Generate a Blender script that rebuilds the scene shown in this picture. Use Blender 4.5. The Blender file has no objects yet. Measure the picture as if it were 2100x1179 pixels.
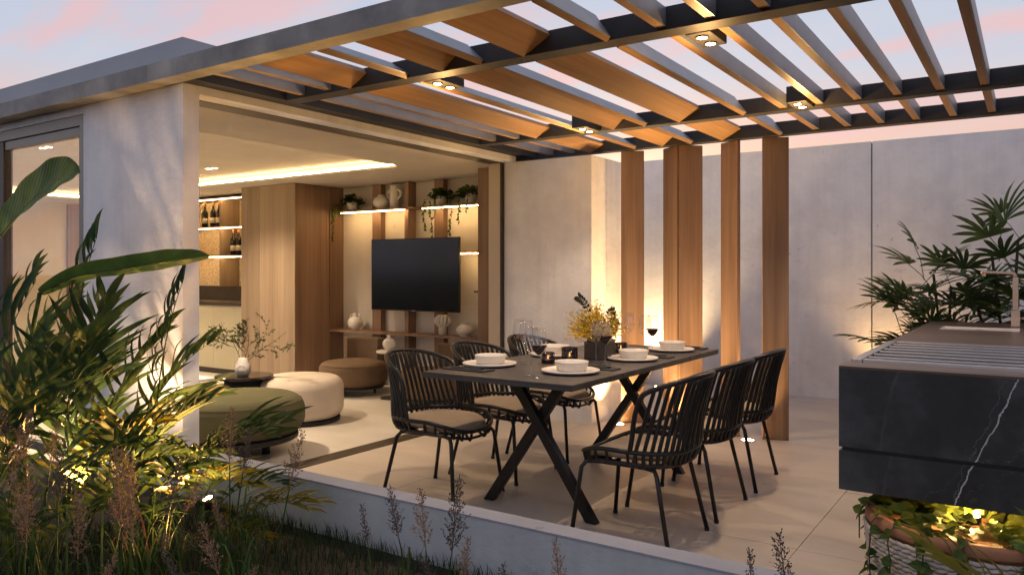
import bpy, bmesh, math, random
from mathutils import Vector, Matrix, Euler, noise
R = math.radians
rnd = random.Random(7)
scene = bpy.context.scene
COL = scene.collection
S = 0.93            # drawing units -> metres, applied to every top-level object at the end

# ------------------------------------------------------------------ camera, sky, sun, exposure
cam_d = bpy.data.cameras.new('camera'); cam = bpy.data.objects.new('camera', cam_d); COL.objects.link(cam)
cam.location = (0, 0, 1.38); cam.rotation_euler = (R(90), 0, R(33.96))
cam_d.sensor_width = 36; cam_d.lens = 36 * 1585.6 / 2100; cam_d.shift_y = -31.5 / 2100
cam_d.clip_start = 0.02; cam_d.clip_end = 2000
scene.camera = cam

SUN_AZ = math.atan2(-0.428, 0.9175)          # measured from +Y towards +X
SUN_EL = R(4)
world = bpy.data.worlds.new('World'); scene.world = world; world.use_nodes = True
def build_sky():
    nt = world.node_tree; N = nt.nodes; L = nt.links; N.clear()
    out = N.new('ShaderNodeOutputWorld'); bg = N.new('ShaderNodeBackground'); L.new(bg.outputs[0], out.inputs[0])
    tc = N.new('ShaderNodeTexCoord'); sep = N.new('ShaderNodeSeparateXYZ'); L.new(tc.outputs['Generated'], sep.inputs[0])
    def math_(op, a, b=None, c=None):
        m = N.new('ShaderNodeMath'); m.operation = op
        for i, v in enumerate((a, b, c)):
            if v is None: continue
            if isinstance(v, (int, float)): m.inputs[i].default_value = v
            else: L.new(v, m.inputs[i])
        return m.outputs[0]
    z = math_('MAXIMUM', sep.outputs[2], 0.0)
    ramp = N.new('ShaderNodeValToRGB'); L.new(z, ramp.inputs[0]); cr = ramp.color_ramp
    cr.elements[0].position = 0.0; cr.elements[0].color = (1.05, 0.62, 0.44, 1)
    cr.elements[1].position = 1.0; cr.elements[1].color = (0.42, 0.52, 0.72, 1)
    for p, c in ((0.11, (1.05, 0.62, 0.50, 1)), (0.18, (1.0, 0.70, 0.66, 1)), (0.235, (0.74, 0.77, 0.91, 1)), (0.38, (0.60, 0.72, 0.94, 1))):
        e = cr.elements.new(p); e.color = c
    rb = N.new('ShaderNodeValToRGB'); L.new(z, rb.inputs[0]); c2 = rb.color_ramp
    c2.elements[0].position = 0.0; c2.elements[0].color = (0.74, 0.76, 0.92, 1); c2.elements[1].position = 1.0; c2.elements[1].color = (0.42, 0.52, 0.72, 1)
    e = c2.elements.new(0.20); e.color = (0.80, 0.80, 0.95, 1); e = c2.elements.new(0.38); e.color = (0.66, 0.76, 0.94, 1)
    dz = N.new('ShaderNodeVectorMath'); dz.operation = 'DOT_PRODUCT'; L.new(tc.outputs['Generated'], dz.inputs[0]); dz.inputs[1].default_value = (math.sin(SUN_AZ), math.cos(SUN_AZ), 0)
    side = N.new('ShaderNodeMapRange'); side.interpolation_type = 'SMOOTHSTEP'; L.new(dz.outputs['Value'], side.inputs[0]); side.inputs[1].default_value = -0.1; side.inputs[2].default_value = 0.75
    sm = N.new('ShaderNodeMixRGB'); L.new(side.outputs[0], sm.inputs[0]); L.new(rb.outputs[0], sm.inputs[1]); L.new(ramp.outputs[0], sm.inputs[2])
    # clouds on a flat layer overhead
    zz = math_('ADD', z, 0.22)
    cx = math_('DIVIDE', sep.outputs[0], zz); cy = math_('DIVIDE', sep.outputs[1], zz)
    comb = N.new('ShaderNodeCombineXYZ'); L.new(cx, comb.inputs[0]); L.new(cy, comb.inputs[1])
    mp = N.new('ShaderNodeMapping'); L.new(comb.outputs[0], mp.inputs[0]); mp.inputs['Rotation'].default_value = (0, 0, 0.5); mp.inputs['Scale'].default_value = (0.8, 2.4, 1)
    nz = N.new('ShaderNodeTexNoise'); nz.inputs['Scale'].default_value = 1.9; nz.inputs['Detail'].default_value = 6.5; nz.inputs['Roughness'].default_value = 0.58
    L.new(mp.outputs[0], nz.inputs['Vector'])
    cr2 = N.new('ShaderNodeValToRGB'); L.new(nz.outputs[0], cr2.inputs[0])
    cr2.color_ramp.elements[0].position = 0.48; cr2.color_ramp.elements[1].position = 0.63
    mix = N.new('ShaderNodeMixRGB'); L.new(math_('MULTIPLY', cr2.outputs[0], 0.85), mix.inputs[0]); L.new(sm.outputs[0], mix.inputs[1])
    mix.inputs[2].default_value = (1.02, 0.66, 0.68, 1)
    nz2 = N.new('ShaderNodeTexNoise'); nz2.inputs['Scale'].default_value = 1.7; nz2.inputs['Detail'].default_value = 3
    L.new(mp.outputs[0], nz2.inputs['Vector'])
    cr3 = N.new('ShaderNodeValToRGB'); L.new(nz2.outputs[0], cr3.inputs[0])
    cr3.color_ramp.elements[0].position = 0.5; cr3.color_ramp.elements[1].position = 0.72
    mixb = N.new('ShaderNodeMixRGB'); L.new(math_('MULTIPLY', cr3.outputs[0], 0.4), mixb.inputs[0]); L.new(mix.outputs[0], mixb.inputs[1])
    mixb.inputs[2].default_value = (0.80, 0.82, 0.92, 1)
    # the glow round the low sun
    dotn = N.new('ShaderNodeVectorMath'); dotn.operation = 'DOT_PRODUCT'; L.new(tc.outputs['Generated'], dotn.inputs[0])
    dotn.inputs[1].default_value = (math.sin(SUN_AZ) * math.cos(SUN_EL), math.cos(SUN_AZ) * math.cos(SUN_EL), math.sin(SUN_EL))
    g = math_('POWER', math_('MAXIMUM', dotn.outputs['Value'], 0.0), 160.0)
    low = math_('POWER', math_('SUBTRACT', 1.0, z), 7.0)
    gl = math_('MULTIPLY', math_('MULTIPLY', g, low), 1.5)
    add = N.new('ShaderNodeMixRGB'); add.blend_type = 'ADD'; L.new(gl, add.inputs[0]); L.new(mixb.outputs[0], add.inputs[1]); add.inputs[2].default_value = (1.0, 0.72, 0.36, 1)
    sky = N.new('ShaderNodeTexSky'); sky.sky_type = 'NISHITA'; sky.sun_disc = False; sky.sun_elevation = SUN_EL; sky.sun_rotation = SUN_AZ
    add2 = N.new('ShaderNodeMixRGB'); add2.blend_type = 'ADD'; add2.inputs[0].default_value = 0.02
    L.new(add.outputs[0], add2.inputs[1]); L.new(sky.outputs[0], add2.inputs[2])
    L.new(add2.outputs[0], bg.inputs[0]); bg.inputs[1].default_value = 0.70
build_sky()
sun_d = bpy.data.lights.new('sun', 'SUN'); sun_d.energy = 0.25; sun_d.angle = R(12); sun_d.color = (1, 0.72, 0.55)
sun = bpy.data.objects.new('sun', sun_d); COL.objects.link(sun)
sun.rotation_euler = Vector((math.sin(SUN_AZ) * math.cos(SUN_EL), math.cos(SUN_AZ) * math.cos(SUN_EL), math.sin(SUN_EL))).to_track_quat('Z', 'Y').to_euler()
vs = scene.view_settings; vs.view_transform = 'Standard'; vs.look = 'None'; vs.gamma = 1.0; vs.exposure = 0.14; vs.use_curve_mapping = False
cy = scene.cycles
cy.use_denoising = True; cy.use_adaptive_sampling = True; cy.adaptive_threshold = 0.03; cy.max_bounces = 7; cy.diffuse_bounces = 3; cy.glossy_bounces = 3; cy.transmission_bounces = 6; cy.transparent_max_bounces = 12
cy.sample_clamp_indirect = 3.0; cy.caustics_reflective = False; cy.caustics_refractive = False
WARM = (1.0, 0.66, 0.34); WARM2 = (1.0, 0.56, 0.20)

# ------------------------------------------------------------------ materials
MATS = {}
def new_mat(name):
    m = bpy.data.materials.new(name); m.use_nodes = True; nt = m.node_tree
    return m, nt, nt.nodes['Principled BSDF']
def lk(nt, a, b): nt.links.new(a, b)
def objcoord(nt, scale=(1, 1, 1), gen='Object'):
    tc = nt.nodes.new('ShaderNodeTexCoord'); mp = nt.nodes.new('ShaderNodeMapping'); lk(nt, tc.outputs[gen], mp.inputs[0]); mp.inputs['Scale'].default_value = scale
    return mp.outputs[0]
def noise_n(nt, vec, scale, detail=4, rough=0.55):
    n = nt.nodes.new('ShaderNodeTexNoise'); n.inputs['Scale'].default_value = scale; n.inputs['Detail'].default_value = detail; n.inputs['Roughness'].default_value = rough
    lk(nt, vec, n.inputs['Vector']); return n.outputs[0]
def ramp_n(nt, val, stops):
    r = nt.nodes.new('ShaderNodeValToRGB'); lk(nt, val, r.inputs[0]); cr = r.color_ramp
    cr.elements[0].position, cr.elements[0].color = stops[0][0], (*stops[0][1], 1)
    cr.elements[1].position, cr.elements[1].color = stops[-1][0], (*stops[-1][1], 1)
    for p, c in stops[1:-1]: e = cr.elements.new(p); e.color = (*c, 1)
    return r.outputs[0]
def bump_n(nt, bsdf, val, strength, dist=0.01, prev=None):
    b = nt.nodes.new('ShaderNodeBump'); b.inputs['Strength'].default_value = strength; b.inputs['Distance'].default_value = dist
    lk(nt, val, b.inputs['Height'])
    if prev is not None: lk(nt, prev, b.inputs['Normal'])
    lk(nt, b.outputs[0], bsdf.inputs['Normal']); return b.outputs[0]
def mul_n(nt, a, b, fac=1.0, mode='MULTIPLY'):
    m = nt.nodes.new('ShaderNodeMixRGB'); m.blend_type = mode; m.inputs[0].default_value = fac; lk(nt, a, m.inputs[1]); lk(nt, b, m.inputs[2]); return m.outputs[0]
def sc(c, k): return tuple(x * k for x in c)

def m_plain(name, col, rough=0.5, metal=0.0, var=0.12, vscale=3.0, bump=0.0, bscale=60, spec=0.5):
    m, nt, b = new_mat(name); v = objcoord(nt)
    n = noise_n(nt, v, vscale, 4)
    lk(nt, ramp_n(nt, n, ((0.3, sc(col, 1 - var)), (0.7, sc(col, 1 + var)))), b.inputs['Base Color'])
    b.inputs['Roughness'].default_value = rough; b.inputs['Metallic'].default_value = metal; b.inputs['Specular IOR Level'].default_value = spec
    if bump: bump_n(nt, b, noise_n(nt, v, bscale, 3), bump, 0.004)
    MATS[name] = m; return m
def m_plaster(name, col, pit=0.6, mott=0.14):
    m, nt, b = new_mat(name); v = objcoord(nt)
    big = noise_n(nt, v, 1.1, 5, 0.6)
    c = ramp_n(nt, big, ((0.28, sc(col, 1 - mott)), (0.5, col), (0.72, sc(col, 1 + mott * 0.55))))
    mid = noise_n(nt, v, 3.7, 6, 0.62); c = mul_n(nt, c, ramp_n(nt, mid, ((0.32, (1 - mott * .55, 1 - mott * .5, 1 - mott * .4)), (0.62, (1.03, 1.03, 1.03)))))
    stk = noise_n(nt, objcoord(nt, (5, 5, .3)), 1.6, 4, .6); c = mul_n(nt, c, ramp_n(nt, stk, ((0.34, (1 - mott * .38, 1 - mott * .38, 1 - mott * .36)), (0.58, (1.01, 1.01, 1.01)))))
    v2 = objcoord(nt, (1, 1, 1.6)); pn = noise_n(nt, v2, 11, 6, 0.7)
    msk = noise_n(nt, v, 1.7, 2)
    pits = ramp_n(nt, pn, ((0.33, (0.72, 0.72, 0.75)), (0.40, (1, 1, 1))))
    mm = nt.nodes.new('ShaderNodeMixRGB'); mm.blend_type = 'MULTIPLY'; lk(nt, ramp_n(nt, msk, ((0.5, (0, 0, 0)), (0.68, (1, 1, 1)))), mm.inputs[0]); lk(nt, c, mm.inputs[1]); lk(nt, pits, mm.inputs[2])
    lk(nt, mm.outputs[0], b.inputs['Base Color']); b.inputs['Roughness'].default_value = 0.82; b.inputs['Specular IOR Level'].default_value = 0.25
    fine = noise_n(nt, v, 34, 6, 0.65)
    p = bump_n(nt, b, fine, 0.12 * pit, 0.01)
    bump_n(nt, b, pn, 0.35 * pit, 0.012, p)
    MATS[name] = m; return m
def m_wood(name, c_dark, c_mid, c_light, axis='z', rough=0.5, scale=1.0):
    m, nt, b = new_mat(name); st = {'x': (0.35, 7, 7), 'y': (7, 0.35, 7), 'z': (7, 7, 0.35)}[axis]
    info = nt.nodes.new('ShaderNodeObjectInfo'); tc = nt.nodes.new('ShaderNodeTexCoord')
    off = nt.nodes.new('ShaderNodeVectorMath'); off.operation = 'ADD'; lk(nt, tc.outputs['Object'], off.inputs[0])
    sc_ = nt.nodes.new('ShaderNodeVectorMath'); sc_.operation = 'SCALE'; sc_.inputs[0].default_value = (7.3, 3.1, 5.7); lk(nt, info.outputs['Random'], sc_.inputs['Scale']); lk(nt, sc_.outputs[0], off.inputs[1])
    mp = nt.nodes.new('ShaderNodeMapping'); lk(nt, off.outputs[0], mp.inputs[0]); mp.inputs['Scale'].default_value = tuple(s * scale for s in st)
    n1 = noise_n(nt, mp.outputs[0], 1.3, 5, 0.6)
    mp2 = nt.nodes.new('ShaderNodeMapping'); lk(nt, off.outputs[0], mp2.inputs[0]); mp2.inputs['Scale'].default_value = tuple(s * scale * (7 if s > 1 else 1.5) for s in st)
    n2 = noise_n(nt, mp2.outputs[0], 1.6, 3, 0.6)
    c = ramp_n(nt, n1, ((0.28, c_dark), (0.5, c_mid), (0.74, c_light)))
    f = ramp_n(nt, n2, ((0.3, (0.80, 0.78, 0.76)), (0.62, (1.04, 1.04, 1.04))))
    hv = nt.nodes.new('ShaderNodeHueSaturation'); mr = nt.nodes.new('ShaderNodeMapRange'); lk(nt, info.outputs['Random'], mr.inputs[0]); mr.inputs[3].default_value = 0.84; mr.inputs[4].default_value = 1.14; lk(nt, mr.outputs[0], hv.inputs['Value'])
    lk(nt, mul_n(nt, c, f, 0.8), hv.inputs['Color']); lk(nt, hv.outputs[0], b.inputs['Base Color']); b.inputs['Roughness'].default_value = rough; b.inputs['Specular IOR Level'].default_value = 0.35
    bump_n(nt, b, n2, 0.10, 0.003)
    MATS[name] = m; return m
def m_leaf(name, col, tip, rough=0.55, trans=0.35):
    m, nt, b = new_mat(name); info = nt.nodes.new('ShaderNodeObjectInfo'); v = objcoord(nt)
    n = noise_n(nt, v, 5.0, 3)
    c = ramp_n(nt, n, ((0.3, col), (0.72, tip)))
    h = nt.nodes.new('ShaderNodeHueSaturation'); lk(nt, c, h.inputs['Color'])
    mr = nt.nodes.new('ShaderNodeMapRange'); lk(nt, info.outputs['Random'], mr.inputs[0]); mr.inputs[3].default_value = 0.7; mr.inputs[4].default_value = 1.3; lk(nt, mr.outputs[0], h.inputs['Value'])
    lk(nt, h.outputs[0], b.inputs['Base Color']); b.inputs['Roughness'].default_value = rough; b.inputs['Specular IOR Level'].default_value = 0.25
    tr = nt.nodes.new('ShaderNodeBsdfTranslucent'); lk(nt, h.outputs[0], tr.inputs[0])
    mx = nt.nodes.new('ShaderNodeMixShader'); mx.inputs[0].default_value = trans; lk(nt, b.outputs[0], mx.inputs[1]); lk(nt, tr.outputs[0], mx.inputs[2])
    lk(nt, mx.outputs[0], nt.nodes['Material Output'].inputs[0]); MATS[name] = m; return m
def m_emit(name, col, strength):
    m, nt, b = new_mat(name); b.inputs['Base Color'].default_value = (*col, 1); b.inputs['Emission Color'].default_value = (*col, 1); b.inputs['Emission Strength'].default_value = strength
    MATS[name] = m; return m
def m_glass(name, tint=(1, 1, 1), fac=0.10, rough=0.0):
    m, nt, b = new_mat(name); nt.nodes.remove(b)
    t = nt.nodes.new('ShaderNodeBsdfTransparent'); t.inputs[0].default_value = (*tint, 1); g = nt.nodes.new('ShaderNodeBsdfGlossy'); g.inputs['Roughness'].default_value = rough
    fr = nt.nodes.new('ShaderNodeLayerWeight'); fr.inputs[0].default_value = 0.5
    pw = nt.nodes.new('ShaderNodeMath'); pw.operation = 'POWER'; pw.inputs[1].default_value = 4.0; lk(nt, fr.outputs['Facing'], pw.inputs[0])
    ad = nt.nodes.new('ShaderNodeMath'); ad.operation = 'MULTIPLY_ADD'; ad.inputs[1].default_value = 0.6; ad.inputs[2].default_value = fac; ad.use_clamp = True; lk(nt, pw.outputs[0], ad.inputs[0])
    mx = nt.nodes.new('ShaderNodeMixShader'); lk(nt, ad.outputs[0], mx.inputs[0]); lk(nt, t.outputs[0], mx.inputs[1]); lk(nt, g.outputs[0], mx.inputs[2])
    lk(nt, mx.outputs[0], nt.nodes['Material Output'].inputs[0]); MATS[name] = m; return m

m_plaster('plaster', (0.745, 0.75, 0.765), 0.9, 0.18)
m_plaster('plaster_rough', (0.62, 0.58, 0.55), 2.2, 0.18)
m_plaster('plaster_low', (0.47, 0.49, 0.49), 0.9, 0.18)
m_plaster('plaster_in', (0.62, 0.57, 0.50), 0.25, 0.06)
m_plaster('ceiling', (0.60, 0.54, 0.46), 0.2, 0.07)
m_plaster('concrete', (0.42, 0.43, 0.43), 0.5, 0.2)
m_plaster('cap_stone', (0.30, 0.31, 0.35), 0.4, 0.1)
m_plain('roof_grey', (0.36, 0.39, 0.43), 0.7, 0, 0.06, 2)
m_plain('beam_metal', (0.032, 0.032, 0.035), 0.6, 0.0, 0.15, 4, spec=0.3)
m_plain('frame_metal', (0.20, 0.19, 0.17), 0.4, 0.6, 0.06, 4)
m_plain('dark_frame', (0.045, 0.034, 0.026), 0.45, 0.3, 0.1, 4)
m_plain('chair_metal', (0.022, 0.020, 0.020), 0.34, 0.5, 0.12, 8)
m_plain('slat_cap', (0.26, 0.27, 0.29), 0.45, 0.5, 0.10, 5)
m_plain('steel', (0.55, 0.52, 0.50), 0.28, 1.0, 0.06, 6)
m_plain('brass_steel', (0.62, 0.46, 0.34), 0.25, 1.0, 0.04, 6)
m_plain('cushion', (0.31, 0.245, 0.178), 0.9, 0, 0.08, 9, 0.25, 160, 0.2)
m_plain('fabric_green', (0.105, 0.100, 0.055), 0.92, 0, 0.08, 6, 0.3, 190, 0.2)
m_plain('fabric_cream', (0.56, 0.49, 0.41), 0.92, 0, 0.06, 6, 0.3, 190, 0.2)
m_plain('fabric_brown', (0.135, 0.092, 0.060), 0.92, 0, 0.08, 6, 0.3, 190, 0.2)
m_plain('ceramic', (0.70, 0.66, 0.60), 0.35, 0, 0.04, 12, 0.05, 40)
m_plain('ceramic_grey', (0.50, 0.47, 0.46), 0.4, 0, 0.12, 12, 0.1, 30)
m_plain('white_paint', (0.72, 0.68, 0.62), 0.4, 0, 0.03, 3)
m_plain('black_glass', (0.02, 0.016, 0.014), 0.08, 0, 0.1, 3)
m_plain('tv_screen', (0.006, 0.006, 0.006), 0.12, 0, 0.1, 1)
m_plain('jamb', (0.46, 0.40, 0.31), 0.5, 0.1, 0.03)
m_plain('rubber', (0.012, 0.012, 0.012), 0.7)
m_plain('bottle', (0.010, 0.008, 0.008), 0.22, spec=0.3)
m_plain('paper', (0.62, 0.55, 0.40), 0.8, 0, 0.06, 9)
m_plain('cork', (0.30, 0.13, 0.05), 0.7)
m_plain('wine', (0.030, 0.003, 0.006), 0.08)
m_plain('cabinet_paint', (0.40, 0.36, 0.25), 0.55, 0, 0.05, 2)
m_plain('soil', (0.035, 0.024, 0.016), 0.95, 0, 0.3, 20, 0.8, 40)
m_plain('bark', (0.05, 0.045, 0.025), 0.85, 0, 0.3, 14, 0.5, 50)
m_plain('branch', (0.10, 0.065, 0.04), 0.8, 0, 0.2, 20)
m_plain('terracotta', (0.26, 0.12, 0.06), 0.8, 0, 0.15, 6, 0.3, 60)
m_plain('rope', (0.46, 0.42, 0.37), 0.9, 0, 0.16, 14, 0.5, 120)
m_plain('napkin', (0.028, 0.030, 0.036), 0.85, 0, 0.1, 20, 0.3, 120)
m_plain('dark_ceramic', (0.035, 0.026, 0.020), 0.5, 0, 0.2, 8)
m_plain('wax', (0.75, 0.62, 0.42), 0.5)
m_plain('seed', (0.27, 0.165, 0.095), 0.85, 0, 0.35, 25)
m_plain('seed_dark', (0.10, 0.075, 0.06), 0.85, 0, 0.35, 25)
m_plain('blossom', (0.62, 0.42, 0.03), 0.7, 0, 0.25, 30)
m_plain('sink_white', (0.74, 0.66, 0.56), 0.3)
W_OUT = ((0.135, 0.083, 0.054), (0.205, 0.130, 0.087), (0.28, 0.186, 0.128)); W_SL = ((0.19, 0.108, 0.050), (0.30, 0.178, 0.088), (0.39, 0.245, 0.132))
W_IN = ((0.20, 0.143, 0.095), (0.265, 0.197, 0.136), (0.32, 0.245, 0.175))
W_BR = ((0.16, 0.094, 0.060), (0.225, 0.138, 0.090), (0.29, 0.187, 0.125))
for a in 'xyz':
    m_wood('wood_out_' + a, *W_OUT, axis=a); m_wood('wood_slat_' + a, *W_SL, axis=a); m_wood('wood_in_' + a, *W_IN, axis=a, scale=0.8); m_wood('wood_br_' + a, *W_BR, axis=a, scale=0.8)
m_wood('table_wood', (0.036, 0.033, 0.033), (0.058, 0.052, 0.050), (0.086, 0.076, 0.071), 'x', 0.42)
m_wood('worktop_wood', (0.075, 0.050, 0.034), (0.125, 0.082, 0.055), (0.19, 0.125, 0.082), 'x', 0.35)
m_leaf('leaf_palm', (0.016, 0.046, 0.028), (0.070, 0.112, 0.028)); m_leaf('leaf_lit', (0.15, 0.15, 0.02), (0.30, 0.25, 0.03), 0.42, 0.5)  # leaf_lit: palm leaf with yellow lamp light put into its colour
m_leaf('leaf_big', (0.030, 0.075, 0.022), (0.075, 0.13, 0.030), 0.36, 0.5); m_leaf('leaf_rhapis', (0.045, 0.085, 0.040), (0.12, 0.16, 0.045), 0.4, 0.35)
m_leaf('leaf_pothos', (0.035, 0.075, 0.015), (0.10, 0.16, 0.025), 0.4, 0.4); m_leaf('leaf_basket_lit', (0.07, 0.12, 0.02), (0.20, 0.24, 0.03), 0.45, 0.45); m_leaf('leaf_olive', (0.055, 0.075, 0.025), (0.11, 0.13, 0.045), 0.5, 0.25)  # basket leaves: pothos green with yellow lamp light put into the colour
m_leaf('leaf_dark', (0.012, 0.014, 0.010), (0.035, 0.030, 0.018), 0.5, 0.1); m_leaf('grass', (0.014, 0.032, 0.010), (0.035, 0.062, 0.016), 0.6, 0.3)
m_leaf('reed_green', (0.030, 0.070, 0.014), (0.075, 0.12, 0.022), 0.5, 0.3); m_leaf('blade_red', (0.16, 0.035, 0.012), (0.12, 0.09, 0.02), 0.5, 0.35)
def m_bigleaf():
    m = MATS['leaf_big']; nt = m.node_tree; b = nt.nodes['Principled BSDF']; uv = nt.nodes.new('ShaderNodeUVMap'); sp = nt.nodes.new('ShaderNodeSeparateXYZ'); lk(nt, uv.outputs[0], sp.inputs[0])
    def mth(op, *a):
        n = nt.nodes.new('ShaderNodeMath'); n.operation = op
        for i, v in enumerate(a):
            if isinstance(v, (int, float)): n.inputs[i].default_value = v
            else: lk(nt, v, n.inputs[i])
        return n.outputs[0]
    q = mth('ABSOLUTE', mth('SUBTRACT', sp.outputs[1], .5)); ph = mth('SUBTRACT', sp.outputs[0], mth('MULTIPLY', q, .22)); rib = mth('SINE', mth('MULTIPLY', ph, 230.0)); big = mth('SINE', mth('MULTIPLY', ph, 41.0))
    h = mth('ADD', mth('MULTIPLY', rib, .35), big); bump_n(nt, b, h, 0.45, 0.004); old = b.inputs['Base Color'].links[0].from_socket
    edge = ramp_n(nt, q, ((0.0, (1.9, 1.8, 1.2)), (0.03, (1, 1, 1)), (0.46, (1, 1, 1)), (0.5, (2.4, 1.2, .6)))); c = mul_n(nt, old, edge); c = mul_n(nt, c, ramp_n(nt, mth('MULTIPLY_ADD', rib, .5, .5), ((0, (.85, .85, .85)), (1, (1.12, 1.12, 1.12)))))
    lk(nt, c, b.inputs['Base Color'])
    for n_ in nt.nodes:
        if n_.type == 'BSDF_TRANSLUCENT': lk(nt, c, n_.inputs[0])
m_bigleaf()
m_emit('led', (1.0, 0.62, 0.25), 60.0); m_emit('cove_led', (1.0, 0.66, 0.31), 45.0); m_emit('bulb', (1.0, 0.76, 0.45), 26.0); m_emit('flame', (1.0, 0.72, 0.34), 22.0); m_emit('bulb_in', (1.0, 0.84, 0.62), 18.0)
m_glass('window_glass', (0.97, 0.97, 0.96), 0.06); m_glass('smoke_glass', (0.34, 0.24, 0.17), 0.08); m_glass('wine_glass', (0.95, 0.95, 0.95), 0.11)
def m_marble():
    m, nt, b = new_mat('marble'); tc = nt.nodes.new('ShaderNodeTexCoord'); v = tc.outputs['Object']
    base = ramp_n(nt, noise_n(nt, v, 3.0, 6, 0.65), ((0.3, (0.012, 0.013, 0.014)), (0.5, (0.026, 0.029, 0.031)), (0.72, (0.065, 0.072, 0.078))))
    d = nt.nodes.new('ShaderNodeTexNoise'); d.inputs['Scale'].default_value = 2.2; d.inputs['Detail'].default_value = 5; lk(nt, v, d.inputs['Vector'])
    s = nt.nodes.new('ShaderNodeVectorMath'); s.operation = 'MULTIPLY_ADD'; lk(nt, d.outputs['Color'], s.inputs[0]); s.inputs[1].default_value = (0.22, 0.22, 0.22); lk(nt, v, s.inputs[2])
    vo = nt.nodes.new('ShaderNodeTexVoronoi'); vo.feature = 'DISTANCE_TO_EDGE'; vo.inputs['Scale'].default_value = 1.15; lk(nt, s.outputs[0], vo.inputs['Vector'])
    vein = ramp_n(nt, vo.outputs['Distance'], ((0.0, (1, 1, 1)), (0.011, (0, 0, 0))))
    msk = ramp_n(nt, noise_n(nt, v, 1.6, 2), ((0.52, (0, 0, 0)), (0.72, (1, 1, 1))))
    mm = nt.nodes.new('ShaderNodeMixRGB'); lk(nt, mul_n(nt, vein, msk), mm.inputs[0]); lk(nt, base, mm.inputs[1]); mm.inputs[2].default_value = (0.30, 0.30, 0.31, 1)
    # one long diagonal vein with a thinner branch, running through both slabs
    geo = nt.nodes.new('ShaderNodeNewGeometry'); sp = nt.nodes.new('ShaderNodeSeparateXYZ'); lk(nt, geo.outputs['Position'], sp.inputs[0])
    wob = noise_n(nt, geo.outputs['Position'], 7.0, 5, 0.65)
    def mth(op, a, b_, c_=None):
        n = nt.nodes.new('ShaderNodeMath'); n.operation = op
        for i, v_ in enumerate((a, b_, c_)):
            if v_ is None: continue
            if isinstance(v_, (int, float)): n.inputs[i].default_value = v_
            else: lk(nt, v_, n.inputs[i])
        return n.outputs[0]
    cur = mm.outputs[0]
    for x0, k, wdt, col, amp in ((-.414, .415, .0017, .45, .06), (-.38, .33, .0010, .09, .13), (-.60, .9, .0009, .07, .3), (-.9, 1.3, .0008, .09, .35)):
        e = mth('SUBTRACT', sp.outputs[0], mth('MULTIPLY_ADD', sp.outputs[2], k, x0)); e = mth('ABSOLUTE', mth('MULTIPLY_ADD', mth('SUBTRACT', wob, 0.5), amp, e), None)
        f = ramp_n(nt, mth('DIVIDE', e, wdt * 2), ((0.35, (1, 1, 1)), (1.0, (0, 0, 0))))
        q = nt.nodes.new('ShaderNodeMixRGB'); lk(nt, f, q.inputs[0]); lk(nt, cur, q.inputs[1]); q.inputs[2].default_value = (col, col, col * 1.03, 1); cur = q.outputs[0]
    lk(nt, cur, b.inputs['Base Color']); b.inputs['Roughness'].default_value = 0.42; b.inputs['Specular IOR Level'].default_value = 0.4; MATS['marble'] = m
m_marble()
def m_floor(name, col):
    m, nt, b = new_mat(name); info = nt.nodes.new('ShaderNodeObjectInfo'); geo = nt.nodes.new('ShaderNodeNewGeometry')
    mp = nt.nodes.new('ShaderNodeMapping'); lk(nt, geo.outputs['Position'], mp.inputs[0]); mp.inputs['Scale'].default_value = (0.7, 3.2, 1)
    n = noise_n(nt, mp.outputs[0], 1.4, 5, 0.6)
    c = ramp_n(nt, n, ((0.3, sc(col, 0.88)), (0.7, sc(col, 1.06))))
    n2 = noise_n(nt, geo.outputs['Position'], 1.2, 3)
    hv = nt.nodes.new('ShaderNodeHueSaturation'); mr = nt.nodes.new('ShaderNodeMapRange'); lk(nt, info.outputs['Random'], mr.inputs[0]); mr.inputs[3].default_value = 0.94; mr.inputs[4].default_value = 1.05; lk(nt, mr.outputs[0], hv.inputs['Value'])
    lk(nt, mul_n(nt, c, ramp_n(nt, n2, ((0.3, (0.90, 0.90, 0.90)), (0.7, (1.04, 1.04, 1.04))))), hv.inputs['Color']); lk(nt, hv.outputs[0], b.inputs['Base Color'])
    r = nt.nodes.new('ShaderNodeMapRange'); lk(nt, n2, r.inputs[0]); r.inputs[3].default_value = 0.34; r.inputs[4].default_value = 0.5; lk(nt, r.outputs[0], b.inputs['Roughness'])
    MATS[name] = m
m_floor('floor_tile', (0.50, 0.435, 0.375)); m_floor('floor_in', (0.60, 0.56, 0.50))
def m_fascia():
    m, nt, b = new_mat('fascia'); v = objcoord(nt, (1, 1, 1))
    n = noise_n(nt, v, 2.6, 6, 0.62)
    lk(nt, ramp_n(nt, n, ((0.3, (0.13, 0.135, 0.14)), (0.5, (0.22, 0.22, 0.215)), (0.72, (0.36, 0.35, 0.33)))), b.inputs['Base Color'])
    b.inputs['Metallic'].default_value = 0.25; b.inputs['Roughness'].default_value = 0.58; MATS['fascia'] = m
m_fascia()
def m_mosaic():
    m, nt, b = new_mat('mosaic'); v = objcoord(nt, (1, 1, 1))
    vo = nt.nodes.new('ShaderNodeTexVoronoi'); vo.inputs['Scale'].default_value = 42; lk(nt, v, vo.inputs['Vector'])
    lk(nt, ramp_n(nt, vo.outputs['Color'], ((0.2, (0.42, 0.32, 0.20)), (0.8, (0.62, 0.50, 0.33)))), b.inputs['Base Color']); b.inputs['Roughness'].default_value = 0.35; bump_n(nt, b, vo.outputs['Distance'], 0.5, 0.004)
    MATS['mosaic'] = m
m_mosaic()

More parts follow.
